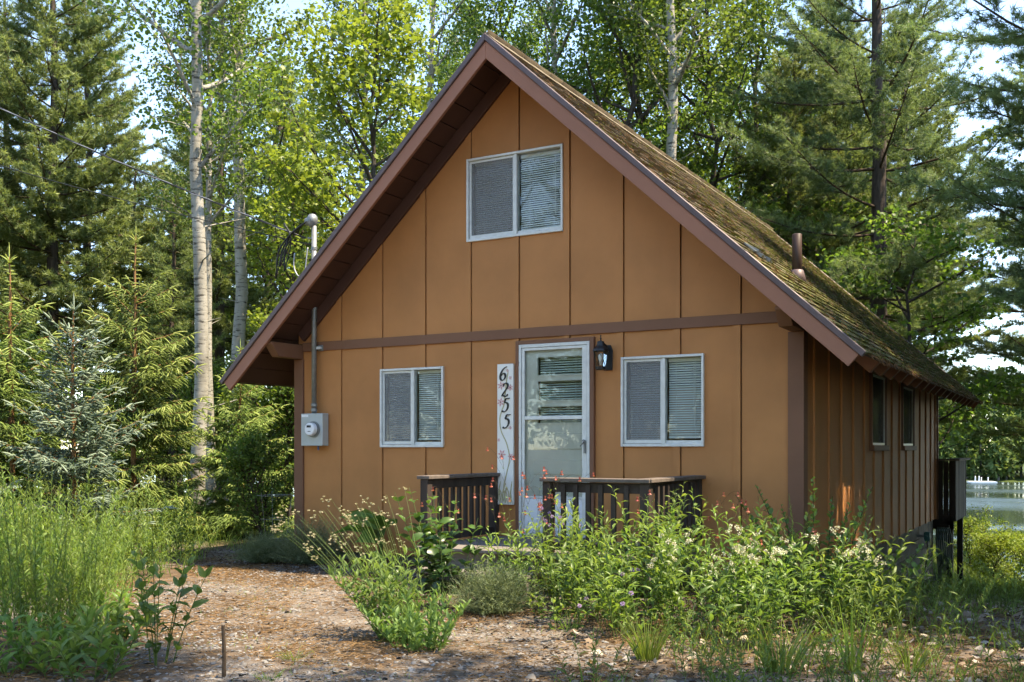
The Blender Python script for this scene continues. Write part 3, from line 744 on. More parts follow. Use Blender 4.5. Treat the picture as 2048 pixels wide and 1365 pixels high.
# ------------------------------------------------------------------ lamp, sign, meter, mast, wires
lamp = thing('wall_lantern', 'black iron carriage lantern mounted on the wall right of the door', 'lantern', (4.19, 0, 1.9))
B().prism([(-.05, -.12), (.05, -.12), (.055, .08), (.03, .14), (-.03, .14), (-.055, .08)], -.032, -.013, 'y').build('back_plate', M['black'], lamp, bevel=.005)
LX, LY = -.015, -.165
B().tube([(0, -.03, .06), (0, -.07, .13), (LX, -.12, .155), (LX, LY, .13)], [.012, .012, .011, .01], 8).build('arm', M['black'], lamp, True)
B().lathe([(.001, .235), (.008, .225), (.004, .21), (.011, .195), (.005, .18), (.012, .172), (.036, .165), (.042, .135), (.046, .12), (.083, .085), (.088, .066), (.08, .066), (.07, .075)][::-1], (LX, LY, 0), 8).build('cap', M['black'], lamp)
B().lathe([(.035, -.125), (.056, -.118), (.060, -.09), (.05, -.088)], (LX, LY, 0), 8).build('base', M['black'], lamp)
cg = B()
for k in range(8):
    a0, a1 = 2 * math.pi * k / 8, 2 * math.pi * (k + 1) / 8
    p = lambda a, r, z: (LX + r * math.cos(a), LY + r * math.sin(a), z)
    cg.tube([p(a0, .078, .07), p(a0, .055, -.09)], .0028, 4)
    if k % 2 == 0:
        a2 = a0 + 2 * math.pi / 4
        cg.tube([p(a0, .078, .07), p((a0 + a2) / 2, .064, -.01), p(a2, .055, -.09)], .0024, 4); cg.tube([p(a2, .078, .07), p((a0 + a2) / 2, .064, -.01), p(a0, .055, -.09)], .0024, 4)
cg.build('cage', M['black'], lamp)
gl = B(); n = 8; v = []
for r_, z_ in ((.074, .068), (.052, -.088)):
    for k in range(n): v.append((LX + r_ * math.cos(2 * math.pi * k / n), LY + r_ * math.sin(2 * math.pi * k / n), z_))
gl.add(v, [(k, (k + 1) % n, n + (k + 1) % n, n + k) for k in range(n)]); gl.build('glass', M['glass'], lamp)
B().lathe([(.012, -.075), (.014, -.04), (.028, -.005), (.026, .025), (.008, .045)], (LX, LY, 0), 10).build('bulb', M['bulb'], lamp, True)

def smooth_curve(pts, m=6):
    P = [np.array(p, float) for p in pts]; P = [2 * P[0] - P[1]] + P + [2 * P[-1] - P[-2]]; out = []
    for i in range(1, len(P) - 2):
        for k in range(m):
            t = k / m; a, b, c, d = P[i - 1:i + 3]
            out.append(.5 * (2 * b + (c - a) * t + (2 * a - 5 * b + 4 * c - d) * t * t + (3 * b - a - 3 * c + d) * t ** 3))
    out.append(P[-2]); return np.array(out)
def ribbon(bld, pts, wmin, wmax, y0, y1, nibang=40, m=6):
    """flat brush stroke: width follows the stroke's angle to a broad nib"""
    C = smooth_curve(pts, m); T = nrm(np.gradient(C, axis=0)); Nn = np.stack([-T[:, 1], T[:, 0]], -1)
    nib = np.array([math.cos(R(nibang)), math.sin(R(nibang))]); wd = wmin + (wmax - wmin) * np.abs(Nn @ nib)
    tp = np.minimum(1, np.minimum(np.arange(len(C)), np.arange(len(C))[::-1]) / 3 + .35); wd = wd * tp
    for i in range(len(C) - 1):
        q = [C[i] + Nn[i] * wd[i], C[i + 1] + Nn[i + 1] * wd[i + 1], C[i + 1] - Nn[i + 1] * wd[i + 1], C[i] - Nn[i] * wd[i]]
        bld.prism([tuple(p) for p in q], y0, y1, 'y')
M['signwhite'] = simple('white_sign_paint', (.76, .74, .68), .6, .3, 0, .06, 5, .1)
M['pink'] = simple('pink_paint', (.62, .33, .32), .6, .2, 0, .15, 40, 0); M['pinkdark'] = simple('dark_pink_paint', (.25, .05, .07), .6, .2, 0, .1, 30, 0)
M['olive'] = simple('olive_paint', (.42, .38, .22), .6, .2, 0, .2, 30, 0); M['ink'] = simple('black_number_metal', (.02, .022, .02), .4, .4, .2, .1, 20, 0)
SX0, SX1, SZ0, SZ1 = 2.884, 3.086, .372, 1.895
sign = thing('house_number_sign', 'tall white painted board with numbers 6255 and pink flowers', 'sign', (SX0, 0, SZ0))
B().box(0, SX1 - SX0, -.045, -.015, 0, SZ1 - SZ0).build('board', M['signwhite'], sign, bevel=.003)
DG = {'6': [[(.60, .98), (.40, .90), (.21, .70), (.11, .46), (.11, .24), (.2, .07), (.34, .02), (.48, .1), (.55, .27), (.49, .45), (.36, .5), (.23, .44), (.14, .32)]],
      '2': [[(.10, .76), (.15, .91), (.3, .98), (.46, .91), (.50, .75), (.42, .56), (.25, .34), (.06, .06)], [(.05, .05), (.2, .09), (.38, .03), (.52, .07), (.58, .2)]],
      '5': [[(.60, .98), (.45, .94), (.25, .95)], [(.25, .95), (.21, .78), (.18, .62)], [(.18, .62), (.3, .66), (.46, .58), (.53, .38), (.46, .15), (.3, .02), (.14, .02), (.06, .1)]]}
for ch, zt_, xo in (('6', 1.868, .028), ('2', 1.690, .055), ('5', 1.528, .062), ('5', 1.352, .072)):
    f = B(); h = .152; sl_ = .16
    for st in DG[ch]: ribbon(f, [(xo + (px + sl_ * py - .05) * h * .93, zt_ - SZ0 - h + py * h) for px, py in st], .003, .0105, -.056, -.0452, 25)
    f.build('digit', M['ink'], sign)
f = B(); ribbon(f, [(.10, .02), (.085, .2), (.12, .34), (.155, .5), (.12, .66), (.05, .80), (.035, .93), (.06, 1.02), (.085, 1.08), (.10, 1.2), (.12, 1.35), (.14, 1.44)], .003, .007, -.0466, -.0451, 0); f.build('painted_stem', M['olive'], sign)
for k in range(9):
    f = B(); xb = .02 + k * .02; ribbon(f, [(xb + .01, .01), (xb + random.uniform(-.01, .01), .12), (xb + random.uniform(-.03, .03), .16 + random.random() * .14)], .002, .007, -.0464 - .0002 * k, -.0451, 0); f.build('painted_leaf', M['olive'], sign)
for fx, fz, rr in ((.05, 1.29, .048), (.165, 1.265, .04), (.045, 1.11, .05), (.06, .545, .055), (.17, .52, .04), (.165, 1.37, .022), (.13, 1.45, .02), (.02, .70, .02), (.165, .83, .022)):
    f = B(); ph = random.random()
    for k in range(6):
        a = ph + k * math.pi / 3; c, s = math.cos(a), math.sin(a); p = lambda t, q: (min(.2, max(.002, fx + rr * (t * c - q * s))), fz + rr * (t * s + q * c))
        f.prism([p(.12, 0), p(.55, .2), p(1, 0), p(.55, -.2)], -.0480 - .0001 * k, -.0451, 'y')
    o = f.build('painted_flower', M['pink'], sign)
    if rr > .03: f = B(); f.prism([(fx + .008 * math.cos(k), fz + .008 * math.sin(k)) for k in np.linspace(0, 6.28, 9)[:-1]], -.0492, -.0487, 'y'); f.build('flower_centre', M['pinkdark'], o)

meter = thing('electric_meter', 'grey electric meter box with round glass dial on the wall', 'meter', (.17, 0, 1.01))
B().box(0, .335, -.13, -.014, 0, .392).build('box', M['boxgrey'], meter, bevel=.006)
B().box(.012, .115, -.1325, -.1302, .35, .378).build('label_plate', M['white_paint'], meter)
DX, DZ = .20, .20
ring = B(); 
for (r0, ya, yb) in ((.098, -.142, -.1303),): ring.prism([(DX + r0 * math.cos(a), DZ + r0 * math.sin(a)) for a in np.linspace(0, 2 * math.pi, 25)[:-1]], ya, yb, 'y')
ring.build('meter_ring', M['galv'], meter)
f = B()
f.prism([(DX + .078 * math.cos(a), DZ + .078 * math.sin(a)) for a in np.linspace(0, 2 * math.pi, 25)[:-1]], -.215, -.1425, 'y'); dome = f.build('dial_face', M['white_paint'], meter, bevel=.012)
B().box(DX - .035, DX + .03, -.217, -.2152, DZ + .02, DZ + .047).build('display', M['black'], meter)
B().box(DX - .02, DX + .025, -.2165, -.2152, DZ - .03, DZ - .022).build('dial_print', M['wire'], meter)
B().tube([(.22, -.07, .01), (.22, -.07, -.05)], [.012, .01], 8).build('seal_lock', simple('blue_lock', (.05, .12, .3), .4), meter)

mast = thing('service_mast', 'galvanised electric service mast with weatherhead rising through the eave', 'mast', (.33, -.075, 1.40))
B().tube([(0, 0, 0), (0, 0, 2.27)], .031, 14).build('conduit', M['galv'], mast, True)
for zc in (.03, .09, 1.26, 1.98): B().tube([(0, 0, zc), (0, 0, zc + .035)], .037, 14).build('coupling', M['galv'], mast)
B().box(.028, .085, .0, .062, .78, .81).build('strap', M['white_al'], mast); B().box(.03, .1, .04, .06, .76, .83).build('strap', M['galv'], mast)
wh = B(); wh.lathe([(.036, 0), (.045, .02), (.062, .05), (.068, .085), (.06, .125), (.04, .15), (.01, .16)], (-.02, -.01, 2.26), 12); wh.tube([(-.02, -.01, 2.33), (-.10, -.04, 2.325)], [.058, .045], 10)
wh.build('weatherhead', M['galv'], mast, True)
B().tube([(.0, 0, 2.12), (-.09, -.01, 2.135)], .012, 8).build('wire_hook', M['galv'], mast)
lp = B()
for k, (x, y, s_) in enumerate(((-.08, -.05, .55), (-.1, -.03, .48), (-.06, -.07, .62))):
    lp.tube(smooth_curve([(x, y, 2.32), (x - .20, y - .03, 2.2), (x - .30 - .05 * k, y - .04, 2.0), (x - .33 - .07 * k, y - .02, 2.3 - s_)], 5), .011, 6)
    lp.tube(smooth_curve([(x - .33 - .07 * k, y - .02, 2.3 - s_), (x - .25 - .05 * k, y - .02, 1.98), (x - .22, y - .03, 2.15), (x - .32, y - .04, 2.33)], 5), .007, 6)
lp.build('drip_loops', M['wire'], mast, True)
B().tube(smooth_curve([(-.22, -.1, 1.95), (-.23, -.1, 1.78), (-.15, -.1, 1.66), (-.06, -.1, 1.72), (-.04, -.09, 1.88), (-.03, -.08, 2.0)], 6), .008, 6).build('ground_wire', M['wiregrey'], mast, True)
def wire(name, label, a, b, sag, r, m, twist=0):
    t = np.linspace(0, 1, 60)[:, None]; a, b = np.array(a), np.array(b)
    P = a + (b - a) * t; P[:, 2] -= sag * 4 * (t * (1 - t))[:, 0]; f = NP()
    if twist:
        for k in range(3):
            ph = np.linspace(0, 120, 60)[:, None] + k * 2.1
            f.tube(P + np.hstack([0 * ph, np.cos(ph), np.sin(ph)]) * .009, r * (.6 if k == 0 else 1), 5, mi=1 if k == 0 else 0)
        o = f.build(name, [M['wire'], M['wiregrey']])
    else: f.tube(P, r, 6); o = f.build(name, m)
    return tag(o, label, 'cable')
wire('service_cable', 'thick twisted black electric service cable running to the mast', (.21, -.09, 3.535), (-11.3, -2.4, 9.4), .28, .008, None, 1)
wire('phone_cable', 'thin single dark cable hanging below the twisted service cable', (.30, -.08, 3.45), (-11.3, -2.2, 7.45), .25, .006, M['wire'])

# hose on its hanger, spigot valve, pale hull, wire cage, stake, ---------------------------------------
hose = thing('garden_hose', 'grey green garden hose hanging in long loops at the rear corner', 'hose', (6.30, 9.62, 0))
B().box(-.14, .06, .0, .03, -.42, -.36).build('hanger', M['deckwood'], hose)
for k in range(6):
    x = -.12 + k * .035
    B().tube(smooth_curve([(x, -.02, -.95 - .05 * (k % 3)), (x - .03, -.04, -.6), (x + .0, -.05, -.40), (x + .045, -.04, -.6), (x + .05, -.02, -1.0 - .06 * (k % 2)), (x + .025, -.02, -1.1)], 6), .011, 6).build('loop', M['hose'], hose, True)
sp = thing('hose_valve', 'teal outdoor water valve on the side wall foundation', 'valve', (W, 7.53, -.40))
B().tube([(-.06, 0, 0), (.10, 0, 0)], .02, 8).build('pipe', M['galv'], sp); B().lathe([(.035, -.08), (.05, -.04), (.05, .05), (.03, .07)], (.12, 0, 0), 10).build('body', M['teal'], sp)
B().tube([(.12, -.10, .0), (.12, .1, 0)], .016, 8).build('handle', M['teal'], sp); B().tube(smooth_curve([(.12, 0, -.07), (.12, 0, -.35), (.05, -.1, -.7), (.0, -.3, -.95)], 6), .012, 6).build('hose_end', M['wire'], sp, True)
hull = thing('hull', 'pale blue and white rounded plastic hull leaning under the rear deck', 'boat', (6.22, 10.2, gz1(6.2, 10.2)))
hb = B(); prof = [(0, .0), (.05, .10), (.5, .15), (.95, .14), (1.15, .09), (1.22, .0)]
hb.lathe([(r_, z_) for z_, r_ in prof if r_ > 0], n=14); hb.build('shell', M['white_paint'], hull, True)
B().lathe([(.152, .72), (.150, .95), (.10, 1.17), (.02, 1.24)], n=14).build('bow', simple('pale_blue_plastic', (.33, .52, .68), .4), hull, True)
cage = thing('plant_cage', 'thin wire plant support of stacked hoops at the cabin corner', 'plant support', (.05, -.45, gz1(0, -.45)))
for k, (h_, r_) in enumerate(((.25, .14), (.5, .17), (.78, .21))):
    B().tube([(r_ * math.cos(a), r_ * math.sin(a), h_) for a in np.linspace(0, 6.3, 20)], .0022, 4).build('hoop', M['galv'], cage)
for k in range(3): a = k * 2.1 + .4; B().tube([(.1 * math.cos(a), .1 * math.sin(a), -.05), (.21 * math.cos(a), .21 * math.sin(a), .82)], .0022, 4).build('prong', M['galv'], cage)
st = B().tube([(0, 0, -.1), (.003, .002, .12), (-.004, .0, .30)], [.014, .012, .011], 7); o = st.build('stake', M['twig'])
o.location = (4.19, -5.33, gz1(4.19, -5.33)); tag(o, 'short dark wooden stake standing up from the gravel', 'stake')

raft = thing('swim_raft', 'white swim raft with ladder rails floating on the lake', 'raft', (-4.7, 149, LAKE), .3)
B().box(-1.7, 1.7, -1.5, 1.5, .15, .38).build('deck', M['white_paint'], raft); B().box(-1.6, 1.6, -1.4, 1.4, -.2, .149).build('float', M['boxgrey'], raft)
for k in range(2): B().tube(smooth_curve([(-1.2 + .5 * k, -1.3, .38), (-1.2 + .5 * k, -1.3, 1.0), (-1.2 + .5 * k, -1.6, 1.1), (-1.2 + .5 * k, -1.7, .3)], 5), .05, 6).build('ladder_rail', M['white_paint'], raft)
for k in range(2): B().tube([(.2 + .9 * k, 1.2, .38), (.2 + .9 * k, 1.2, .95)], .06, 6).build('post', M['white_paint'], raft)

# ================================================================== trees: prototypes
PROTO = {}
def unit(az, el): return np.array([math.cos(az) * math.cos(el), math.sin(az) * math.cos(el), math.sin(el)])
def trunk_curve(r, H, n=14, wob=.12, lean=(0, 0)):
    t = np.linspace(0, 1, n); P = np.stack([lean[0] * t * H + np.cumsum(r.normal(0, wob / 3, n)), lean[1] * t * H + np.cumsum(r.normal(0, wob / 3, n)), t * H], -1)
    P[0, :2] = 0; P[0, 2] = -.35; return P
def at_z(P, z): return np.array([np.interp(z, P[:, 2], P[:, k]) for k in range(3)])
def make_pine(key, seed, H, z0, Lmax, r0, K=10, nl=.13, nw=.013, step=.55, mat_n='pine', tw=7.5, low_dead=True, tuft=3.4):
    r = np.random.default_rng(seed); T = trunk_curve(r, H); tr = NP(); t = np.linspace(0, 1, len(T)); rad = r0 * (1 - t) ** .8 + .02; rad[0] *= 1.25
    tr.tube(T, rad, 9); br = NP(); nb = NP(); TP, TA, TR, TS, TE = [], [], [], [], []
    z = z0
    if low_dead:
        zz = 1.6
        while zz < z0:
            p = at_z(T, zz); a = r.uniform(0, 6.28); L = r.uniform(.3, 1.9); d = unit(a, r.uniform(-.25, .2))
            tr.tube([p, p + d * L * .5, p + d * L + [0, 0, -.1 * L]], [.018, .012, .004], 4); zz += r.uniform(.2, .5)
    while z < H - .25:
        f = (z - z0) / (H - z0); nbr = r.integers(4, 7); a0 = r.uniform(0, 6.28)
        for k in range(nbr):
            az = a0 + k * 6.28 / nbr + r.normal(0, .22); L = Lmax * (1 - f) ** .7 * r.uniform(.6, 1.12) * min(1, .65 + 2.2 * f) + .25
            el = R(-4 + 50 * f ** 1.4 + r.normal(0, 7)); zz = z + r.uniform(-.15, .15); p0 = at_z(T, zz); d = unit(az, el); n = 7
            tt = np.linspace(0, 1, n); side0 = np.array([-math.sin(az), math.cos(az), 0]); sw = r.normal(0, .12)
            P = p0 + d * (tt * L)[:, None] + np.array([0, 0, 1.]) * (L * (.16 * tt ** 2.2 - .05 * np.sin(tt * 3.1)))[:, None] + side0 * (sw * L * tt ** 2)[:, None]
            br.tube(P, (.008 + .007 * L) * (1 - tt) ** .8 + .003, 4)
            nt_ = max(3, int(L * tw))
            for q in range(nt_):
                t_ = .16 + .84 * ((q + r.random()) / nt_); b = np.array([np.interp(t_, tt, P[:, c]) for c in range(3)])
                sgn = 1 if q % 2 else -1; l = (.16 + .34 * L * (1 - t_) ** .8 * .62) * r.uniform(.7, 1.2); l = min(l, 1.0)
                td = d * .75 + side0 * sgn * r.uniform(.5, .95) + np.array([0, 0, r.uniform(-.15, .6)]); td /= np.linalg.norm(td); e = b + td * l
                TS.append(b); TE.append(e); m = max(2, int(l * tuft / .34)) 
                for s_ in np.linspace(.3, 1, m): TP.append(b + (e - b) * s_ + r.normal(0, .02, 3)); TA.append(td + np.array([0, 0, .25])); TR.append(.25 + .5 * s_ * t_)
        z += step * r.uniform(.75, 1.2)
    TS, TE = np.array(TS), np.array(TE); needles(br, TS, TE - TS, np.linalg.norm(TE - TS, axis=1), .014, .5, r)
    TP, TA, TR = np.array(TP), nrm(np.array(TA)), np.array(TR); n = len(TP)
    PP = np.repeat(TP, K, 0); AA = np.repeat(TA, K, 0); dirs = nrm(AA * r.uniform(.1, 1.0, (n * K, 1)) + r.normal(0, .6, (n * K, 3)))
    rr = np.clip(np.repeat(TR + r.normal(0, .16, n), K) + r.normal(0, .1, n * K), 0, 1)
    needles(nb, PP + r.normal(0, .012, PP.shape), dirs, nl * r.uniform(.65, 1.15, n * K), nw, rr, r)
    PROTO[key] = [('trunk', tr.mesh('trunk', M['bark'], True)), ('branches', br.mesh('branches', M['twig'])), ('crown', nb.mesh('crown', M[mat_n]))]
def make_decid(key, seed, H, z0, Rc, r0, leafL, leafW, tmpl, nl, subs, pts, lp, mleaf, mbark, flat=.5, sig=.2, fork=0, up=(20, 55), wob=.25, lean=(0, 0)):
    r = np.random.default_rng(seed); T = trunk_curve(r, H, 16, wob, lean); t = np.linspace(0, 1, 16); rad = r0 * (1 - t) ** .75 + .012; rad[0] *= 1.3
    tr = NP(); tr.tube(T, rad, 10); br = NP(); lv = NP(); LP, LD = [], []
    zz = 2.0
    while zz < z0 and fork >= 0:
        p = at_z(T, zz); a = r.uniform(0, 6.28); L = r.uniform(.2, 1.0); d = unit(a, r.uniform(.1, .6)); tr.tube([p, p + d * L * .5, p + d * L], [.016, .01, .003], 4); zz += r.uniform(.6, 1.6)
    for k in range(nl):
        f = (k + r.random() * .8) / nl; z = z0 + (H * .96 - z0) * f; az = k * 2.4 + r.normal(0, .35); el = R(r.uniform(*up)) * (1 - .0 * f) + f * .35
        L = Rc * (math.sin(math.pi * (.22 + .70 * f)) ** .8) * r.uniform(.7, 1.15); p0 = at_z(T, z); d = unit(az, el); tt = np.linspace(0, 1, 7)
        side0 = np.array([-math.sin(az), math.cos(az), 0]); P = p0 + d * (tt * L)[:, None] + np.array([0, 0, 1.]) * (L * r.uniform(-.05, .22) * tt ** 2)[:, None] + side0 * (r.normal(0, .15) * L * tt ** 2)[:, None] + np.cumsum(r.normal(0, .03, (7, 3)), 0) * tt[:, None]
        br.tube(P, (.014 + .016 * L * r0 / .14) * (1 - tt) ** .8 + .005, 5)
        for q in range(subs):
            t_ = .22 + .78 * (q + r.random()) / subs; b = np.array([np.interp(t_, tt, P[:, c]) for c in range(3)]); l = L * (.2 + .42 * (1 - t_)) * r.uniform(.6, 1.2) + .2
            sd2 = d * .6 + side0 * (1 if q % 2 else -1) * r.uniform(.4, 1.0) + np.array([0, 0, r.uniform(-.3, .5)]); sd2 /= np.linalg.norm(sd2)
            Q = b + sd2 * (np.linspace(0, 1, 4) * l)[:, None] + np.cumsum(r.normal(0, .05 * l, (4, 3)), 0); Q[0] = b
            br.tube(Q, [.012, .009, .006, .003], 3)
            for s_ in np.linspace(.25, 1.05, pts):
                c = b + sd2 * l * s_; m = max(2, int(lp * r.uniform(.5, 1.4)))
                LP.append(c + r.normal(0, 1, (m, 3)) * [sig, sig, sig * flat]); LD.append(sd2 * .4 + r.normal(0, .7, (m, 3)) + [0, 0, -.35])
    LP = np.vstack(LP); LD = np.vstack(LD); n = len(LP)
    leaves(lv, LP, LD, leafL * r.uniform(.65, 1.2, n), leafW * r.uniform(.7, 1.15, n), tmpl, .8, np.clip(r.normal(.45, .22, n), 0, 1), r)
    PROTO[key] = [('trunk', tr.mesh('trunk', M[mbark], True)), ('branches', br.mesh('branches', M[mbark])), ('crown', lv.mesh('crown', M[mleaf]))]
def make_spruce(key, seed, H, Rb, mat_n, step=.36, K=11, shoot=.145, droop=.6, nl=.018, nw=.006, elb=-4, fat=.0105, top=.80):
    """young spruce: whorls of boughs hung with soft bottle-brush shoots"""
    r = np.random.default_rng(seed); tr = NP(); T = trunk_curve(r, H, 10, .03); tr.tube(T, .034 * (H / 4) * (1 - np.linspace(0, 1, 10)) ** .7 + .008, 8); br = NP(); nb = NP(); SP, SD, SLn, SR = [], [], [], []
    z = .3
    def shoots(P0, D, L, rv): SP.append(P0); SD.append(D); SLn.append(L); SR.append(rv)
    while z < H * top:
        f = z / H; nbr = r.integers(9, 13) if f < .6 else 7; a0 = r.uniform(0, 6.28); main = True
        for k in range(nbr):
            az = a0 + k * 6.28 / nbr + r.normal(0, .2); L = (Rb * (1 - f) ** .85 * r.uniform(.75, 1.12) + .12) * (1 if r.random() < .65 else .6); el = R(elb + 42 * f ** 1.3 + r.normal(0, 6)); d = unit(az, el); side0 = np.array([-math.sin(az), math.cos(az), 0])
            zz = z + r.uniform(-.13, .13); n = 6; tt = np.linspace(0, 1, n); p0 = at_z(T, zz); P = p0 + d * (tt * L)[:, None] + np.array([0, 0, 1.]) * (L * (.13 * tt ** 2 - .07 * tt))[:, None]
            br.tube(P, (.002 + .005 * L) * (1 - tt) + .0025, 4); shoots(P[-1] - d * .02, d + np.array([0, 0, .1]), shoot * 1.15, .95)
            m = max(3, int(L / .056))
            for q in range(m):
                t_ = .04 + .96 * (q + r.random()) / m; b = np.array([np.interp(t_, tt, P[:, c]) for c in range(3)])
                for sgn in (-1, 1):
                    l2 = L * (1 - t_) * .52; dd = nrm(d * r.uniform(.5, 1.) + side0 * sgn * r.uniform(.4, 1.1) + np.array([0, 0, r.uniform(-.35, .2)]))
                    ks = max(1, int(l2 / .082))
                    for s_ in range(ks):
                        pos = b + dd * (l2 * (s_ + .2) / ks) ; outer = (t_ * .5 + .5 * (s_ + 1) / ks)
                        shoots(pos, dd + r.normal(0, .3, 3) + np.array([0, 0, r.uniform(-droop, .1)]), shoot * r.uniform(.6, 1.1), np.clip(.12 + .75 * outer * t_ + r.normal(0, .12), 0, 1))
        z += step * (1.15 - .3 * f) * r.uniform(.8, 1.2)
    for zz in np.arange(H * .55, H - .05, .06):   # short shoots along the leader
        for a in r.uniform(0, 6.28, 2): shoots(at_z(T, zz), unit(a, .35), shoot * .7, .85)
    for a in np.linspace(0, 6.28, 6)[:-1]: shoots(T[-1] - [0, 0, .08], unit(a, .75), shoot * 1.1, 1.)
    shoots(T[-1] - [0, 0, .12], np.array([0, 0, 1.]), shoot * 2.2, 1.)
    SP, SD, SLn, SR = np.array(SP), nrm(np.array(SD)), np.array(SLn), np.array(SR); n = len(SP)
    def curve(t): 
        p = SP + SD * (t * SLn)[:, None]; p[:, 2] -= droop * .6 * SLn * t ** 2 * (1 - np.abs(SD[:, 2])); return p
    # each shoot: a soft tapering body ...
    sdv = nrm(np.cross(SD, [0.05, 0.03, 1.])); upv = np.cross(sdv, SD); rows = []
    for t, q in ((0, .45), (.3, 1.), (.75, .85), (1.04, .12)):
        c = curve(t)
        for a in range(4):
            an = a * math.pi / 2 + .5; rows.append(c + (sdv * math.cos(an) + upv * math.sin(an)) * (fat * q * r.uniform(.8, 1.2, n))[:, None])
    V = np.stack(rows, 1); F = np.array([[i * 4 + k, i * 4 + (k + 1) % 4, i * 4 + 4 + (k + 1) % 4, i * 4 + 4 + k] for i in range(3) for k in range(4)])
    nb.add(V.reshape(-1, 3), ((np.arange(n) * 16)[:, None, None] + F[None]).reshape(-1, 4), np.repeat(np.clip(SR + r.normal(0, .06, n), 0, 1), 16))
    # ... bristling with needles
    for t in np.linspace(.06, 1, K):
        p = curve(t); dn = nrm(SD * .7 + nrm(r.normal(0, 1, SD.shape)) * .8); needles(nb, p + dn * fat * .5, dn, nl * r.uniform(.8, 1.2, n), nw, np.clip(SR + r.normal(.05, .08, n), 0, 1), r)
    PROTO[key] = [('trunk', tr.mesh('trunk', M['sprucebark'], True)), ('branches', br.mesh('branches', M['sprucebark'])), ('crown', nb.mesh('crown', M[mat_n]))]
def plant_tree(key, name, label, cat, xy, rz=0, sc=1.0, group=None, dz=0):
    o = thing(name, label, cat, (xy[0], xy[1], gz1(*xy) + dz), rz, group); o.scale = (sc, sc, sc) if np.isscalar(sc) else sc
    for nm, me in PROTO[key]: inst(nm, me, o)
    return o

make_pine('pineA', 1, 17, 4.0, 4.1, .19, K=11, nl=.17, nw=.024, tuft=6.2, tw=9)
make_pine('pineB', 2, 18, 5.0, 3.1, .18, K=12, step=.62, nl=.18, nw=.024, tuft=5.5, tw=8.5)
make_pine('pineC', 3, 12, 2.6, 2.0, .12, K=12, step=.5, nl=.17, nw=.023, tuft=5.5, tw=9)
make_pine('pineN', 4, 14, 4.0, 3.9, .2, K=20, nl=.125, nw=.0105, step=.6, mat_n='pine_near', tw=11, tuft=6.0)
make_decid('aspenA', 11, 19, 6.2, 2.6, .128, .09, .078, 'round', 26, 7, 4, 18, 'aspen_leaf', 'aspen', .7, .2, wob=.16)
make_decid('aspenB', 12, 18, 8.2, 2.3, .15, .09, .078, 'round', 24, 7, 4, 18, 'aspen_leaf', 'aspen', .7, .2, wob=.16, lean=(.012, .01))
make_decid('maple', 13, 10.6, 2.6, 2.5, .10, .13, .13, 'maple', 26, 8, 4, 11, 'maple_leaf', 'bark2', .55, .19, fork=-1)
make_decid('woodA', 14, 16, 3.6, 3.3, .13, .125, .12, 'maple', 28, 7, 4, 13, 'wood_leaf', 'bark2', .5, .22, wob=.6, up=(10, 50))
make_decid('woodB', 15, 17, 5.0, 3.0, .12, .12, .09, 'round', 26, 7, 4, 19, 'wood_leaf', 'bark2', .6, .22, wob=.7, up=(15, 60))
make_decid('under', 16, 7.0, 1.8, 2.6, .06, .12, .12, 'maple', 18, 7, 4, 9, 'wood_leaf', 'bark2', .3, .17, fork=-1, up=(-5, 25))
make_decid('bush', 17, 2.0, .15, 1.0, .03, .075, .045, 'round', 22, 6, 4, 12, 'wood_leaf', 'twig', .8, .09, fork=-1, up=(25, 65), wob=.1)
make_decid('bankbush', 18, 2.0, .1, 1.5, .02, .11, .065, 'round', 24, 6, 4, 9, 'maple_leaf', 'twig', .8, .13, fork=-1, up=(10, 60), wob=.1)
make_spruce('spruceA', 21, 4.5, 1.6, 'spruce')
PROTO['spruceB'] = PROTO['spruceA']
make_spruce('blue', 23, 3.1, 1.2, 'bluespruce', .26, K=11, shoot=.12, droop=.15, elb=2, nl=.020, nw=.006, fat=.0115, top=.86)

# ------------------------------------------------------------------ tree placement
G1 = 'pines in the woods left of the cabin'; G2 = 'pines between the cabin and the lake'; G3 = 'leafy trees behind the roof'; G4 = 'pale trunked aspens behind the cabin'
plant_tree('pineA', 'pine_tree', 'broad white pine with dark bare lower trunk behind the young spruces', 'tree', (-16.47, 8.49), .4)
for i, ((x, y), h) in enumerate([((-23.34, 14.93), 1.08), ((-24.03, 12.24), 1.0), ((-18.05, 6.44), .98), ((-13.91, 12.25), .9), ((-20.69, 22.2), 1.05), ((-16.77, 19.83), .92), ((-28.47, 24.67), 1.1), ((-21.5, 3.5), 1.0), ((-27.5, 7.0), 1.1)]):
    plant_tree('pineB' if i % 2 else 'pineA', 'pine_tree', 'tall dark pine ' + ['far behind the broad white pine', 'behind the leftmost young spruce', 'beside the broad white pine', 'behind the thick aspen', 'deep in the woods behind the aspens', 'behind the bright maple', 'farthest back between pine and aspens', 'at the outer edge of the left woods', 'in the outer woods beyond the broad pine'][i], 'tree', (x, y), i * 1.9, h, G1)
for i, ((x, y), h) in enumerate([((-18.62, 14.17), .92), ((-25.11, 18.53), 1.0), ((-15.6, 10.5), .8), ((-12.0, 8.8), .72)]):
    plant_tree('pineC', 'pine_tree', 'slim shorter pine ' + ['under the open blue sky gap', 'far back under the open sky gap', 'just behind the tall young spruce', 'just left of the thick aspen'][i], 'tree', (x, y), i * 2.1, h, 'slim pines in the left woods')
plant_tree('pineN', 'pine_tree', 'large dark pine with straight trunk beyond the rear eave', 'tree', (4.13, 15.62), .8, 1.2)
plant_tree('pineN', 'pine_tree', 'near pine reaching feathery sprays over the side yard', 'tree', (9.3, 6.1), 2.2, 1.02)
plant_tree('pineN', 'pine_tree', 'pine with drooping boughs framing the lake view', 'tree', (10.0, 13.5), 4.2, 1.05)
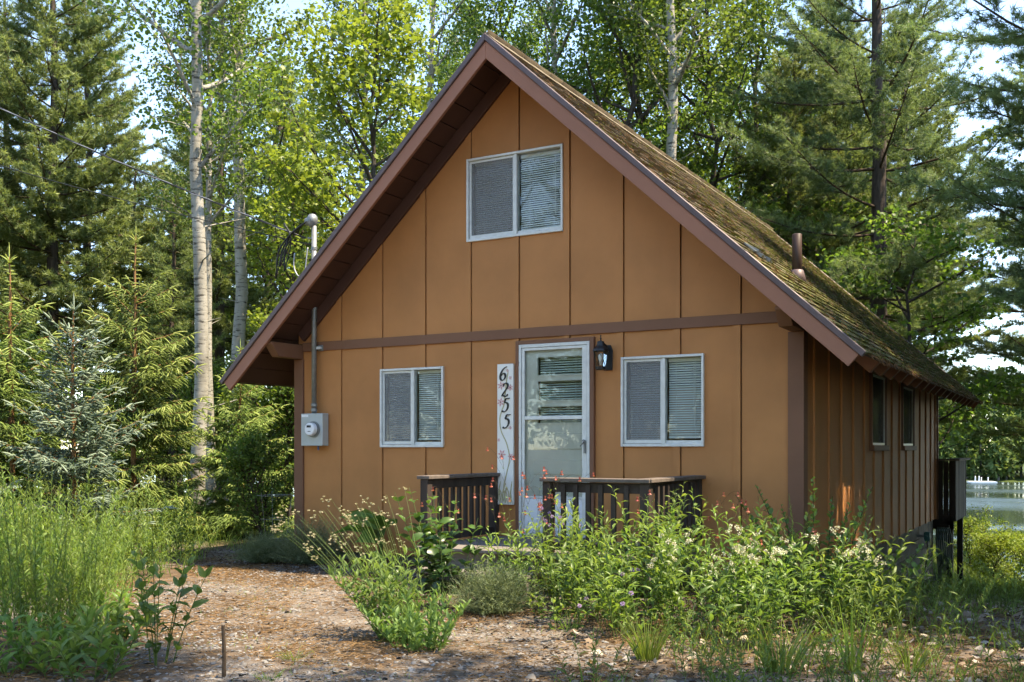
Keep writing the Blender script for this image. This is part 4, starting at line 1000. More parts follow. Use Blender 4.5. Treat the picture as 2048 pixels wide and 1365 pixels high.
for i, ((x, y), h) in enumerate([((.87, 24.12), 1.05), ((.29, 31.85), 1.1), ((3.44, 24.44), .95), ((-2.65, 32.48), 1.1), ((2.6, 19.0), .8), ((2.9, 28.0), 1.0), ((1.6, 17.6), .75)]):
    plant_tree('pineB' if i % 2 else 'pineA', 'pine_tree', 'pine between cabin and lake, ' + ['behind the vent pipe', 'far down by the shore', 'behind the large straight pine', 'at the shore behind leafy trees', 'close left of the large pine', 'at the waterside beyond the deck', 'small, over the roof beside the sapling'][i], 'tree', (x, y), i * 2.3 + 1, h, G2)
plant_tree('pineN', 'pine_tree', 'shore pine with boughs hanging over the lake view', 'tree', (7.7, 23.0), 1.3, 1.15)
plant_tree('pineA', 'pine_tree', 'tall pine at the waterside beyond the side yard', 'tree', (8.8, 27.0), 2.0, 1.0)
plant_tree('aspenA', 'aspen_tree', 'thick white barked aspen with dark scarred foot left of the cabin', 'tree', (-5.35, 3.3), .3)
plant_tree('aspenB', 'aspen_tree', 'thin pale aspen stem rising close against the thick aspen', 'tree', (-6.1, 4.5), 2.3, .62)
plant_tree('aspenB', 'aspen_tree', 'straight clean aspen trunk standing between thick aspen and bright maple', 'tree', (-7.7, 6.58), 1.1, 1.0)
for i, (x, y) in enumerate([(-10.4, 14.25), (-7.58, 13.56), (-3.67, 14.64), (-7.59, 20.46), (-10.65, 21.01)]):
    plant_tree('aspenA' if i % 2 else 'aspenB', 'aspen_tree', 'pale aspen trunk ' + ['behind the bright maple crown', 'over the left roof slope', 'right of the roof peak', 'thin, far behind the roof peak', 'thin, far behind the left roof slope'][i], 'tree', (x, y), i * 1.3 + .5, [1, .95, 1.0, .9, 1.][i], G4)
plant_tree('aspenB', 'aspen_tree', 'white aspen trunk showing above the right roof slope', 'tree', (.08, 13.32), 3.4, 1.12)
plant_tree('maple', 'maple_tree', 'bright yellow green maple in sun behind the left roof edge', 'tree', (-5.2, 7.5), .2, 1.0)
plant_tree('maple', 'maple_tree', 'smaller bright maple behind the left eave and weatherhead', 'tree', (-8.6, 10.1), 2.4, .8)
TL = ['leafy tree with dark trunk ' + q for q in ('behind the roof peak', 'deep behind the roof peak', 'between the two aspens right of the peak', 'just right of the white aspen above the roof', 'beyond the aspen, left of the large pine', 'far back left of the large pine', 'far back behind the leaning maple trunks', 'far back behind the roof peak', 'behind the bright maple', 'far behind the bright maple', 'set back between aspens over the roof', 'behind the weatherhead', 'close behind the ridge beside the white aspen')]
for i, (x, y) in enumerate([(-7.06, 17.3), (-5.37, 20.57), (-2.63, 17.53), (.16, 15.66), (-.12, 20.11), (-.35, 25.74), (-3.58, 29.65), (-8.24, 29.29), (-12.69, 22.15), (-16.48, 23.45), (-4.62, 24.45), (-15.14, 16.16), (-1.2, 14.2)]):
    plant_tree('woodA' if i % 2 else 'woodB', 'leafy_tree', TL[i], 'tree', (x, y), i * 1.7, [1, .95, 1.08, .9][i % 4], G3)
plant_tree('under', 'maple_sapling', 'young maple with layered green leaves under the right pines', 'tree', (5.0, 13.4), .6, .95)
plant_tree('under', 'maple_sapling', 'young maple beside the large pine behind the roof', 'tree', (2.4, 16.6), 2.6, 1.1)
plant_tree('spruceA', 'young_spruce', 'tall young green spruce with upright orange leader', 'spruce', (-3.83, .73), 0)
plant_tree('spruceB', 'young_spruce', 'young green spruce left of the blue spruce', 'spruce', (-4.01, -1.1), 2.1, (-.95, .95, .86))
plant_tree('blue', 'blue_spruce', 'small silvery blue spruce in front of the green spruces', 'spruce', (-2.42, -1.34), .3)
plant_tree('spruceB', 'young_spruce', 'short bushy green spruce tucked beside the left eave', 'spruce', (-2.62, 1.65), 4.6, (.74, .74, .63))
plant_tree('blue', 'blue_spruce', 'silvery blue spruce at the edge of the tall weeds', 'spruce', (-2.75, -2.75), 2.0, .72)
plant_tree('bush', 'shrub', 'round leafy green shrub against the left cabin corner', 'shrub', (-.75, .15), .4, .62)
for i, (x, y) in enumerate([(-12.95, 9.35), (-12.54, 7.28), (-11.53, 4.4), (-9.64, 7.78), (-6.6, 5.6), (-14.38, 5.08), (-10.2, 2.6), (-8.0, 3.6), (-5.2, 5.7), (-12.0, 13.3), (-4.2, 8.6)]):
    plant_tree('bush', 'shrub', 'woodland shrub ' + ['under the slim pine behind the tall spruce', 'under the broad white pine', 'behind the leftmost spruce', 'at the foot of the slim pine by the aspen', 'below the straight aspen', 'at the outer left edge of the woods', 'right behind the tall young spruce', 'beside the thick aspen foot', 'behind the short spruce beside the eave', 'far behind the left cabin corner', 'behind the left cabin wall'][i], 'shrub', (x, y), i * 1.1, [1.3, 1., 1.5][i % 3] * (.85 if i > 7 else 1), 'shrubs in the left woods')
# mostly unseen trees: right side added for shade, behind the camera for window reflections
for i, (k, x, y, s_) in enumerate([('pineN', 11.4, 2.2, .85), ('woodB', 16, -6.5, .9), ('bush', 10.7, .2, 2.2), ('bush', 10.8, 2.6, 2.3), ('bush', 10.7, 5.0, 2.2), ('bush', 10.6, 7.4, 2.2), ('bush', 10.4, 9.8, 2.1), ('woodB', 10.3, -4.4, .85), ('pineN', 10.9, 9.4, 1.1), ('woodA', 13.4, -3.4, .8), ('woodA', 12.2, 6.2, .8), ('woodB', 10.9, 9.6, .75), ('pineA', 14.5, 12, 1), ('woodA', -6, -31, 1.0), ('pineB', 0, -34, 1), ('woodB', 6, -33, 1), ('pineA', 14, -33, 1), ('woodA', -13, -29, 1.1), ('pineA', -10, -30, 1), ('woodA', -2, -29, 1.0), ('pineB', -17, -31, 1.1), ('woodB', -9, -33, 1), ('woodA', -20, -25, 1), ('pineA', -24, -20, 1), ('pineN', 10.7, 5.4, 1.0), ('woodB', 14.5, 1.5, .9), ('woodA', 9.6, 12.0, .8), ('spruceA', 10.8, .6, 1.35), ('spruceB', 11.0, 3.1, 1.5), ('spruceA', 10.9, 7.6, 1.4), ('under', 11.3, 2.0, 1.3), ('under', 11.5, 6.8, 1.3), ('bush', -14, -24, 2.2), ('bush', -9, -26, 2.0), ('bush', -4, -26, 2.2), ('bush', 1, -27, 2.0), ('bush', -19, -22, 2.2), ('bush', 6, -27, 2.0)]):
    plant_tree(k, {'p': 'pine_tree', 'b': 'shrub', 's': 'young_spruce'}.get(k[0], 'leafy_tree'), {'p': 'pine', 'b': 'large shrub', 's': 'young spruce'}.get(k[0], 'leafy tree') + ' of the mostly unseen woods around the drive, added for shade and reflections', 'tree', (x, y), i * 1.45, s_, 'woods around the drive')

# far woods: behind the left trees and across the lake
def far_wood(spots, seed, name, label, ls=1.0, dens=900):
    r = np.random.default_rng(seed); lv = NP(); tr = NP()
    for (x, y, h, con) in spots:
        z0 = max(gz1(x, y), LAKE); n = int(dens * h / 12); u = r.random(n); f = u ** .8
        if con: rad = (1 - f) * h * .2 + .3; zz = z0 + h * (.12 + .88 * f)
        else: rad = h * .24 * np.sin(np.pi * (.12 + .85 * f)) ** .6; zz = z0 + h * (.12 + .88 * f)
        a = r.uniform(0, 6.28, n); q = r.random(n) ** .45; lob = 1 + .25 * np.sin(a * 3 + zz * 1.1 + x)
        P = np.stack([x + np.cos(a) * rad * q * lob, y + np.sin(a) * rad * q * lob, zz], -1)
        leaves(lv, P, r.normal(0, 1, (n, 3)) + [0, 0, -.3], r.uniform(.35, .8, n) * ls, r.uniform(.25, .5, n) * ls, 'diamond', .7, np.clip(r.normal(.2 if con else .6, .2, n), 0, 1), r)
        tr.tube([(x, y, z0 - .5), (x + r.normal(0, .2), y, z0 + h * .9)], [.22, .06], 6, a=.1, mi=0)
    o = thing(name, label, 'woods'); o["kind"] = "stuff"
    c = lv.build('crowns', M['farleaf'], o); c["kind"] = "stuff"; t_ = tr.build('trunks', M['aspen'], o); t_["kind"] = "stuff"
r = np.random.default_rng(77)
sp_ = [(x + r.normal(0, 1.2), 166 + r.uniform(0, 12), r.uniform(9, 17), r.random() < .4) for x in np.arange(-52, 46, 1.7)] + [(x + r.normal(0, 1.2), 184 + r.uniform(0, 8), r.uniform(13, 19), r.random() < .4) for x in np.arange(-52, 46, 2.2)] + [(x + r.normal(0, 1), 163 + r.uniform(0, 2), r.uniform(3.5, 6.5), 0) for x in np.arange(-60, 50, 2.2)]
far_wood(sp_, 5, 'far_shore_woods', 'hazy green woods on the far shore of the lake', 1.45, 820)
sp_ = [(-34 - r.uniform(0, 22) + t * 12, 4 + t * 34 + r.normal(0, 4), r.uniform(11, 19), r.random() < .6) for t in np.linspace(-.6, 1.1, 26)]
far_wood(sp_, 6, 'distant_woods', 'distant mass of trees deep in the left woods', .5, 1900)
far_wood([(x, -42 - r.uniform(0, 12), r.uniform(12, 18), r.random() < .5) for x in np.arange(-40, 50, 5.5)] + [(44 + r.uniform(0, 9), y, r.uniform(12, 18), r.random() < .5) for y in np.arange(-40, 12, 5)] + [(18 + r.uniform(0, 5), y, r.uniform(11, 15), r.random() < .5) for y in np.arange(-5, 22, 3)], 8, 'unseen_surrounding_woods', 'unseen mass of trees around the drive, right row added for shade')  # nearest right-hand row is out of view, added to darken the side wall

# ================================================================== yard plants
def herb(name, label, cat, xy, seed, ns=8, h=.8, spread=.15, lean=(0, 0), fan=.25, leafL=.1, leafW=.02, gap=.035, tmpl='lance', leaf_el=35, opp=False, start=.12, mleaf='weed', mstem='stem', stem_r=.0035, jitter=.2, topbias=0., group=None, curve=.15, taper=.55, end=1.0):
    r = np.random.default_rng(seed); o = thing(name, label, cat, (xy[0], xy[1], gz1(*xy)), 0, group); sn = NP(); lv = NP(); tips = []
    for k in range(ns):
        a = r.uniform(0, 6.28); q = math.sqrt(r.random()); base = np.array([math.cos(a) * spread * q, math.sin(a) * spread * q, -.02]); H = h * r.uniform(1 - jitter * 1.6, 1 + jitter * .5)
        d = np.array([lean[0] + math.cos(a) * fan * q + r.normal(0, .05), lean[1] + math.sin(a) * fan * q + r.normal(0, .05), 1.]); d /= np.linalg.norm(d)
        bd = np.array([d[0], d[1], -.15 * (d[0] ** 2 + d[1] ** 2) ** .5]) * curve * 3; t = np.linspace(0, 1, 8); P = base + d * (t * H)[:, None] + bd * (H * t ** 2.2)[:, None]
        sn.tube(P, stem_r * (1 - t * .65), 5, a=r.random()); tips.append((P[-1], nrm(P[-1] - P[-2])))
        m = max(2, int(H * (end - start) / gap)); tl = start + (end - start) * (np.arange(m) + r.uniform(-.3, .3, m)) / m; tl = np.clip(tl, 0, 1)
        c = np.stack([np.interp(tl, t, P[:, i]) for i in range(3)], -1); az = np.arange(m) * (1.571 if opp else 2.4) + r.uniform(0, 6) + r.normal(0, .25, m)
        el = R(leaf_el) + r.normal(0, .22, m) + tl * .35; Ls = leafL * (1 - taper * np.abs(tl - .45) ** 1.2 * 1.4) * r.uniform(.75, 1.15, m); Ls[tl > .9] *= .65
        for s_ in ((0, math.pi) if opp else (0,)):
            Dl = np.stack([np.cos(az + s_) * np.cos(el), np.sin(az + s_) * np.cos(el), np.sin(el)], -1)
            leaves(lv, c, Dl, Ls, leafW * Ls / leafL * r.uniform(.85, 1.15, m), tmpl, 1.2, np.clip(.2 + .55 * tl + r.normal(0, .15, m) + topbias * (tl > .8), 0, 1), r)
    sn.build('stems', M[mstem], o); lv.build('leaves', M[mleaf], o)
    return o, tips
def petals(nb, C, n, rad, L, Wd, r, tmpl='diamond', down=0., a=None, mi=0):
    """n petals round each centre"""
    C = np.asarray(C); m = len(C); az = np.tile(np.arange(n) * 2 * np.pi / n, m) + np.repeat(r.uniform(0, 6, m), n)
    Dl = np.stack([np.cos(az), np.sin(az), np.full(m * n, down) + r.normal(0, .2, m * n)], -1); leaves(nb, np.repeat(C, n, 0) + nrm(Dl) * rad, Dl, L, Wd, tmpl, .5, a, r, mi)
def globe(nb, c, rad, n, r, mi=0):
    d = nrm(r.normal(0, 1, (n, 3))); leaves(nb, c + d * rad * .35, d, rad * .75, rad * .42, 'diamond', .2, None, r, mi)

# 1 leaning campion clump with pale heads
r = np.random.default_rng(31)
o, tips = herb('campion', 'leaning clump of soft green stems with pale nodding seed heads', 'plant', (4.36, -3.8), 31, 46, 1.02, .17, (-.42, .05), .26, .095, .021, .05, 'lance', 40, True, .02, 'greyleaf', 'greyleaf', .0026, .2, curve=.16, end=.62)
fl = NP()
for p, d in tips[:34]:
    for q in range(r.integers(5, 9)):
        c = p + r.normal(0, .022, 3) + [-.02, 0, -.004]; petals(fl, [c], 5, .002, .011, .007, r, down=-.6)
        leaves(fl, np.repeat([c], 4, 0), r.normal(0, .5, (4, 3)) + [0, 0, -1], .014, .009, 'round', .2, None, r)
fl.build('flower_heads', M['paleflower'], o)
o, _ = herb('campion', 'bright low tuft of soft leaves at the foot of the leaning clump', 'plant', (4.62, -3.98), 32, 46, .40, .19, (-.08, 0), .6, .10, .024, .045, 'lance', 48, True, .02, 'greyleaf', 'greyleaf', .003, .3)
# 2 dark broad leaf plant
herb('broad_leaf_plant', 'dark green broad leaved plant with fresh tops beside the porch railing', 'plant', (3.80, -2.45), 33, 13, 1.0, .18, (0, 0), .25, .15, .075, .075, 'lance', 10, True, .22, 'darkleaf', 'stem', .005, .2, .35)
herb('broad_leaf_plant', 'low dark leaved plant under the porch steps', 'plant', (3.1, -1.95), 34, 8, .55, .2, (0, 0), .3, .11, .05, .07, 'lance', 15, True, .2, 'darkleaf', 'stem', .004, .2, .3)
# 3 the mass of tall willow leaved weeds before the porch and the right corner
MW = [(4.15, -1.95), (4.52, -2.0), (4.85, -2.2), (4.9, -1.65), (5.5, -2.3), (5.95, -2.5), (5.62, -2.95), (5.92, -1.85), (6.34, -2.3), (6.3, -1.4), (6.72, -2.1), (6.78, -1.4), (5.4, -1.7), (6.45, -2.8), (5.2, -2.55), (7.0, -1.8)]
WL = ['willow leaved weed ' + q for q in ('at the foot of the porch step', 'under the porch post beside the red columbine', 'at the edge of bare mulch before the porch', 'pressed against the porch front boards', 'standing before the right railing post', 'in the middle of the front bed', 'low at the front of the bed behind the chives', 'rising by the right end of the railing', 'behind the cream flower clusters', 'beneath the front wall near the corner board', 'in front of the rounded shrub', 'between the two rounded shrubs', 'tall against the porch corner', 'short, leaning over the leaf litter', 'beside the lilac chive clump', 'at the right end of the bed by the foundation')]
for i, p in enumerate(MW):
    hh = [.72, .78, .85, .95, .92, .88, .72, .95, .85, .9, .78, .8, .98, .66, .78, .72][i]
    herb('willow_leaf_weed', WL[i], 'plant', p, 40 + i, 15, hh, .19, (random.uniform(-.08, .08), random.uniform(-.05, .05)), .33, .13, .029, .034, 'lance', 22, False, .22, 'milkweed' if i % 3 else 'weed', 'stem', .004, .25, .15, 'willow leaved weeds in the front bed')
# white clustered flowers among them
for i, (p, h_) in enumerate([((6.28, -2.62), .78), ((6.55, -2.35), .72), ((6.85, -2.0), .70), ((6.05, -2.75), .66), ((6.92, -1.72), .70)]):
    o, tips = herb('white_flowered_weed', 'leafy stems with creamy white flower clusters near the cabin corner', 'plant', p, 60 + i, 5, h_, .1, (0, 0), .25, .09, .03, .06, 'lance', 20, True, .2, 'milkweed', 'stem', .004, .15, group='white flowered weeds by the corner')
    fl = NP(); r = np.random.default_rng(90 + i)
    for p_, d_ in tips:
        fl = NP()
        for q in range(7): globe(fl, p_ + r.normal(0, .028, 3), .018, 16, r)
        fl.build('flower_cluster', M['whiteflower'], o)["kind"] = 'stuff'
# 4 columbine
def columbine(label, xy, seed, ns, h, spread, nf=5):
    r = np.random.default_rng(seed); o, tips = herb('columbine', label, 'flower', xy, seed, ns, h, spread, (0, 0), .30, .035, .022, .10, 'round', 10, False, .15, 'weed', 'twig', .0022, .2, curve=.12, group=None)
    fl = NP(); tw = NP()
    for p, d in tips:
        for q in range(nf):
            e = p + np.array([r.normal(0, .09), r.normal(0, .09), r.uniform(-.22, .06)]); b = p - d * r.uniform(.05, .3)
            tw.tube(smooth_curve([b, (b + e) / 2 + [0, 0, .05], e + [0, 0, .03], e], 3), .0012, 3)
            a = np.linspace(0, 6.28, 6)[:-1]; up = np.stack([np.cos(a) * .35, np.sin(a) * .35, np.ones(5)], -1)
            leaves(fl, np.repeat([e], 5, 0), up, .028, .008, 'diamond', .2, None, r, 0); leaves(fl, np.repeat([e], 5, 0), np.stack([np.cos(a) * .8, np.sin(a) * .8, -np.ones(5) * .7], -1), .022, .013, 'round', .2, None, r, 0)
            leaves(fl, np.repeat([e], 5, 0), np.stack([np.cos(a) * .3, np.sin(a) * .3, -np.ones(5)], -1), .019, .007, 'round', .2, None, r, 1)
    tw.build('flower_stalks', M['twig'], o)["kind"] = 'stuff'; fl.build('blossoms', [M['red'], M['yellowish']], o)["kind"] = 'stuff'
columbine('airy red columbine blooming in front of the white door', (4.20, -1.78), 101, 9, 1.2, .18, 4)
columbine('red columbine rising beside the house number board', (3.95, -1.85), 102, 4, 1.12, .12, 3)
columbine('red columbine among weeds right of the porch railing', (5.55, -1.25), 103, 5, .98, .2, 3)
columbine('red columbine among weeds near the cabin corner', (6.05, -1.55), 104, 5, .98, .22, 3)
# 5 chives and grass tufts
def chives(label, xy, seed, n, h, nf, wd=.005, bendy=.25, m='grass', spread=.06):
    r = np.random.default_rng(seed); o = thing('chive_clump' if nf else 'grass_tuft', label, 'plant', (xy[0], xy[1], gz1(*xy))); g_ = NP(); a = r.uniform(0, 6.28, n); q = np.sqrt(r.random(n))
    P = np.stack([np.cos(a) * q * spread, np.sin(a) * q * spread, np.full(n, -.01)], -1); D0 = np.stack([np.cos(a) * q * bendy, np.sin(a) * q * bendy, np.ones(n)], -1) + r.normal(0, .08, (n, 3))
    bend = np.stack([np.cos(a) * bendy, np.sin(a) * bendy, -np.full(n, bendy * .6)], -1) * r.uniform(.2, 1.3, (n, 1)); blades(g_, P, D0, bend, h * r.uniform(.5, 1.05, n), wd, np.clip(r.normal(.5, .2, n), 0, 1), r, seg=4); g_.build('blades', M[m], o)
    if nf:
        for k in range(nf):
            fl = NP(); st_ = NP(); e = np.array([r.normal(0, .11), r.normal(0, .11), h * r.uniform(.85, 1.15)]); st_.tube([(e[0] * .2, e[1] * .2, 0), (e[0] * .6, e[1] * .6, e[2] * .55), e], .0022, 4); globe(fl, e, .017, 60, r)
            s0 = st_.build('flower_stalk', M['stem'], o); fl.build('flower_head', M['purple'], s0)
chives('chive clump with lilac globes in front of the door step', (4.42, -1.72), 111, 60, .72, 11)
chives('chive clump with lilac globes at the edge of the bare mulch', (5.5, -2.72), 112, 60, .42, 3)
chives('bright green chive tuft with one lilac globe by the gravel', (6.05, -3.55), 113, 130, .36, 2, .006, .3)
chives('low chive with a lilac globe alone on bare mulch', (5.22, -2.95), 114, 16, .22, 2)
chives('upright broad bladed iris tuft in the leaf litter', (6.86, -3.45), 115, 48, .42, 0, .014, .3, 'weed', .09)
chives('slender iris tuft standing right of the broad one', (7.25, -3.3), 116, 22, .55, 0, .012, .12, 'grass', .04)
chives('short grass tuft near the right weeds', (7.55, -3.1), 117, 50, .3, 0, .008, .35)
chives('small grass tuft on the gravel drive', (4.2, -4.75), 118, 40, .12, 0, .004, .5)
chives('small grass tuft beside the dark stake', (4.45, -5.25), 119, 40, .10, 0, .004, .5)
# 6 feathery spikes
for i, (p, h_) in enumerate([((5.5, -1.6), 1.06), ((5.75, -1.75), 1.02), ((6.2, -2.0), .9), ((7.30, -1.75), .86), ((7.52, -2.05), .74), ((6.6, -1.7), .95), ((7.7, -1.6), .6)]):
    herb('feathery_weed', 'tall feathery spike weed standing above the bed', 'plant', p, 130 + i, 3, h_, .07, (-.1 + .04 * i, 0), .25, .055, .0065, .009, 'lance', 45, False, .15, 'weed', 'stem', .004, .2, group='feathery spike weeds', taper=.8)
# 7 round leaved shrubs at the right corner
herb('round_leaf_shrub', 'open shrub with rounded leaves against the cabin corner board', 'shrub', (6.45, -.85), 141, 15, 1.15, .28, (-.05, 0), .4, .075, .046, .021, 'round', 30, False, .2, 'milkweed', 'twig', .006, .25)
herb('round_leaf_shrub', 'lower rounded leaf shrub beside the foundation', 'shrub', (6.85, -1.1), 142, 12, .72, .28, (.1, 0), .5, .07, .042, .021, 'round', 30, False, .2, 'milkweed', 'twig', .005, .25)
# 8 left bottom plants
herb('paired_leaf_plant', 'slim plant with paired oval leaves at the gravel edge', 'plant', (3.5, -5.2), 151, 7, .78, .11, (.03, 0), .25, .12, .052, .085, 'lance', 28, True, .18, 'milkweed', 'stem', .0045, .15)
for i, (p, lab) in enumerate([((2.75, -4.95), 'taller broad leaved weed at the front of the left weeds'), ((2.35, -4.55), 'broad leaved weed leaning out of the left weeds over the gravel'), ((3.17, -5.62), 'low broad leaved weed with long pointed leaves by the drive edge'), ((2.9, -5.68), 'broad leaved weed half hidden in the tall grass'), ((3.5, -5.68), 'broad leaved weed right beside the paired leaf plant'), ((2.95, -5.3), 'broad leaved weed between drive and tall grass')]):
    herb('broad_leaf_weed', lab, 'plant', p, 160 + i, 9, .34 if i else .38, .13, (0, 0), .5, .15, .04, .05, 'lance', 30, True, .15, 'milkweed', 'stem', .004, .2)
# 9 lavender mounds, big leaves by the wall
def lavender(label, xy, seed, rad, h):
    r = np.random.default_rng(seed); o = thing('lavender', label, 'shrub', (xy[0], xy[1], gz1(*xy))); nb = NP(); n = 700
    d = nrm(np.abs(r.normal(0, 1, (n, 3))) * [1, 1, 1.1] * np.where(r.random((n, 3)) < .5, -1, 1)); d[:, 2] = np.abs(d[:, 2]) + .15; base = r.normal(0, rad * .25, (n, 3)) * [1, 1, 0] + [0, 0, .02]
    e = base + d * np.array([rad, rad, h]) * r.uniform(.75, 1.08, (n, 1)); K = 16; t = np.tile(np.linspace(.35, 1, K), n)[:, None]; P = np.repeat(base, K, 0) * (1 - t) + np.repeat(e, K, 0) * t
    A = np.repeat(nrm(e - base), K, 0); needles(nb, P, A * .8 + r.normal(0, .5, P.shape), r.uniform(.03, .055, len(P)), .0045, np.clip(t[:, 0] * .7 + r.normal(0, .15, len(P)), 0, 1), r)
    needles(nb, base, e - base, np.linalg.norm(e - base, axis=1), .004, .1, r); nb.build('foliage', M['lavender'], o)
lavender('rounded grey green lavender mound by the left cabin corner', (.75, -.62), 171, .42, .45)
lavender('lavender mound beside the porch step', (4.3, -2.5), 172, .34, .36)
lavender('small lavender mound left of the larger mound', (.15, -.75), 173, .28, .30)
r = np.random.default_rng(181); o = thing('big_leaf_plant', 'plant with very large drooping green leaves against the front wall', 'plant', (1.55, -.35, gz1(1.5, -.35))); lv = NP(); a = r.uniform(0, 6.28, 9)
leaves(lv, np.stack([.05 * np.cos(a), .05 * np.sin(a), r.uniform(.2, .42, 9)], -1), np.stack([np.cos(a), np.sin(a), r.uniform(.1, .7, 9)], -1), .5, .26, 'lance', 1.2, r.random(9), r); lv.build('leaves', M['milkweed'], o)
sn = NP(); [sn.tube([(0, 0, 0), (.04 * math.cos(q), .04 * math.sin(q), .35)], .01, 5) for q in a]; sn.build('stems', M['stem'], o)
# 10 shrubs by the lake, lit by the sun
for i, (x, y, s_) in enumerate([(6.5, 17.6, .5), (7.5, 16.4, .48), (5.7, 20.2, .55), (7.9, 18.4, .52), (6.9, 20.5, .6), (8.6, 15.4, .5)]):
    plant_tree('bankbush', 'shrub', 'sunlit yellow green shrub on the bank above the lake', 'shrub', (x, y), i * 1.2, s_, 'shrubs on the lake bank')

# ------------------------------------------------------------------ uncounted cover
def region_pts(n, x0, x1, y0, y1, r, ok=None):
    x = r.uniform(x0, x1, n); y = r.uniform(y0, y1, n)
    if ok is not None: k = ok(x, y); x, y = x[k], y[k]
    return x, y
def dens_noise(x, y, s=1.0, ph=0): return .5 + .25 * (np.sin(x * 1.7 * s + ph) * np.cos(y * 2.1 * s - ph) + np.sin((x + y) * 1.1 * s + 2 * ph) * np.cos((x - y) * .8 * s))
inside_house = lambda x, y: (x > -.02) & (x < W + .02) & (y > -.02) & (y < D)
on_porch = lambda x, y: (x > PX0 - .05) & (x < PX1 + .05) & (y > PY - .36) & (y < 0)
def grass_field(name, label, n, box, hts, wd, seed, ok, matn='grass', bend=.35, kind='grass', seg=3):
    r = np.random.default_rng(seed); x, y = region_pts(n, *box, r, lambda a, b: ok(a, b) & ~inside_house(a, b)); n = len(x); P = np.stack([x, y, gz(x, y) - .01], -1); a = r.uniform(0, 6.28, n)
    D0 = np.stack([np.cos(a) * .22, np.sin(a) * .22, np.ones(n)], -1) + r.normal(0, .1, (n, 3)); bd = np.stack([np.cos(a), np.sin(a), -.5 + 0 * a], -1) * bend * r.uniform(.3, 1.4, (n, 1))
    hh = hts(x, y) * r.uniform(.45, 1.1, n); g_ = NP(); blades(g_, P, D0, bd, hh, wd * r.uniform(.7, 1.3, n), np.clip(r.normal(.5, .22, n), 0, 1), r, seg=seg); o = g_.build(name, M[matn]); tag(o, label, kind, kind='stuff')
# tall weeds and grass at the left of the drive
edge = lambda x, y: x - (.42 + (y + 2.2) * -.8 + .26 * np.sin(y * 2.3) + .2 * np.sin(y * 5.1 + x))       # drive edge: negative = weeds
grass_field('tall_grass', 'tall sunlit grass and weeds left of the gravel drive', 11500, (-6, 3.4, -6.2, 2.5), lambda x, y: .36 + .5 * np.clip(-edge(x, y) * .9, 0, 1) * (.7 + .5 * dens_noise(x, y)), .007, 201, lambda x, y: (edge(x, y) < -.05 + .35 * (dens_noise(x, y, 2.3, .5) - .5)) & (rng.random(len(x)) < .1 + 1.1 * sstep(.3, .75, dens_noise(x, y, 1.9))), bend=.6)
rw = np.random.default_rng(202); k = 0
while k < 46:
    x, y = rw.uniform(-3.6, 3.0), rw.uniform(-5.9, .2)
    if not (-1.9 < edge(x, y) < -.15): continue
    herb('narrow_leaf_weed', 'narrow leaved weed stems in the tall growth left of the drive', 'plant', (x, y), 300 + k, 12, (.6 + .65 * rw.random()), .22, (rw.normal(0, .12), rw.normal(0, .12)), .3, .06 + .05 * rw.random(), .008 + .012 * rw.random(), .018, 'lance', 42, False, .12, 'weed', 'stem', .003, .25, group='narrow leaved weeds left of the drive'); k += 1
for i, (x, y) in enumerate([(2.15, -5.25), (2.3, -5.1), (1.9, -4.9), (2.45, -5.4), (1.6, -4.7)]):
    herb('tall_stalk', 'very tall thin stalk rising above the left weeds', 'plant', (x, y), 350 + i, 4, 1.25, .15, (.02, 0), .15, .06, .006, .022, 'lance', 50, False, .1, 'weed', 'stem', .0035, .15, group='tall stalks in the left weeds')
grass_field('sparse_grass', 'sparse short grass sprouting through the gravel and mulch', 8000, (-1, 8.8, -6, 1.0), lambda x, y: .065 + 0 * x, .0035, 203, lambda x, y: (edge(x, y) > -.1) & ~on_porch(x, y) & (dens_noise(x, y, 1.6, 1) > .58), bend=.5, seg=2)
grass_field('right_weeds', 'loose weedy grass over leaf litter right of the cabin', 11500, (5.4, 10.5, -5.0, 6), lambda x, y: .16 + .14 * dens_noise(x, y, 1.3), .006, 204, lambda x, y: (x > 6.0 + .0 * y) & (dens_noise(x, y, 1.5, .4) > .42))
rw = np.random.default_rng(205)
for k in range(56):
    x, y = rw.uniform(6.0, 8.8), rw.uniform(-4.5, 2.2)
    if x < W + .25 and y > -.1: continue
    herb('narrow_leaf_weed', 'loose narrow leaved weed in the litter right of the cabin', 'plant', (x, y), 400 + k, 7, .34 + .2 * rw.random(), .16, (0, 0), .45, .075, .013, .03, 'lance', 35, False, .1, 'weed', 'stem', .0028, .25, group='loose weeds right of the cabin')
for k in range(12):
    x, y = rw.uniform(4.6, 7.2), rw.uniform(-3.1, -1.6)
    herb('seedling_weed', 'low seedling weed in the mulch of the front bed', 'plant', (x, y), 440 + k, 7, .26, .12, (0, 0), .5, .08, .028, .05, 'lance', 25, True, .1, 'weed', 'stem', .0025, .25, group='seedlings in the front bed')
grass_field('lawn', 'bright green grass sloping from the deck to the lake', 26000, (5.0, 16, 5.5, 26), lambda x, y: .16 + .18 * dens_noise(x, y, .7), .010, 206, lambda x, y: (x > W + .2) | (y > D + 1), seg=2)
grass_field('woodland_grass', 'thin grass on the woodland floor under the spruces', 9000, (-12, -.3, -4, 9), lambda x, y: .22 + 0 * x, .010, 207, lambda x, y: (x < -.3) & (edge(x, y) < 0) , seg=2)
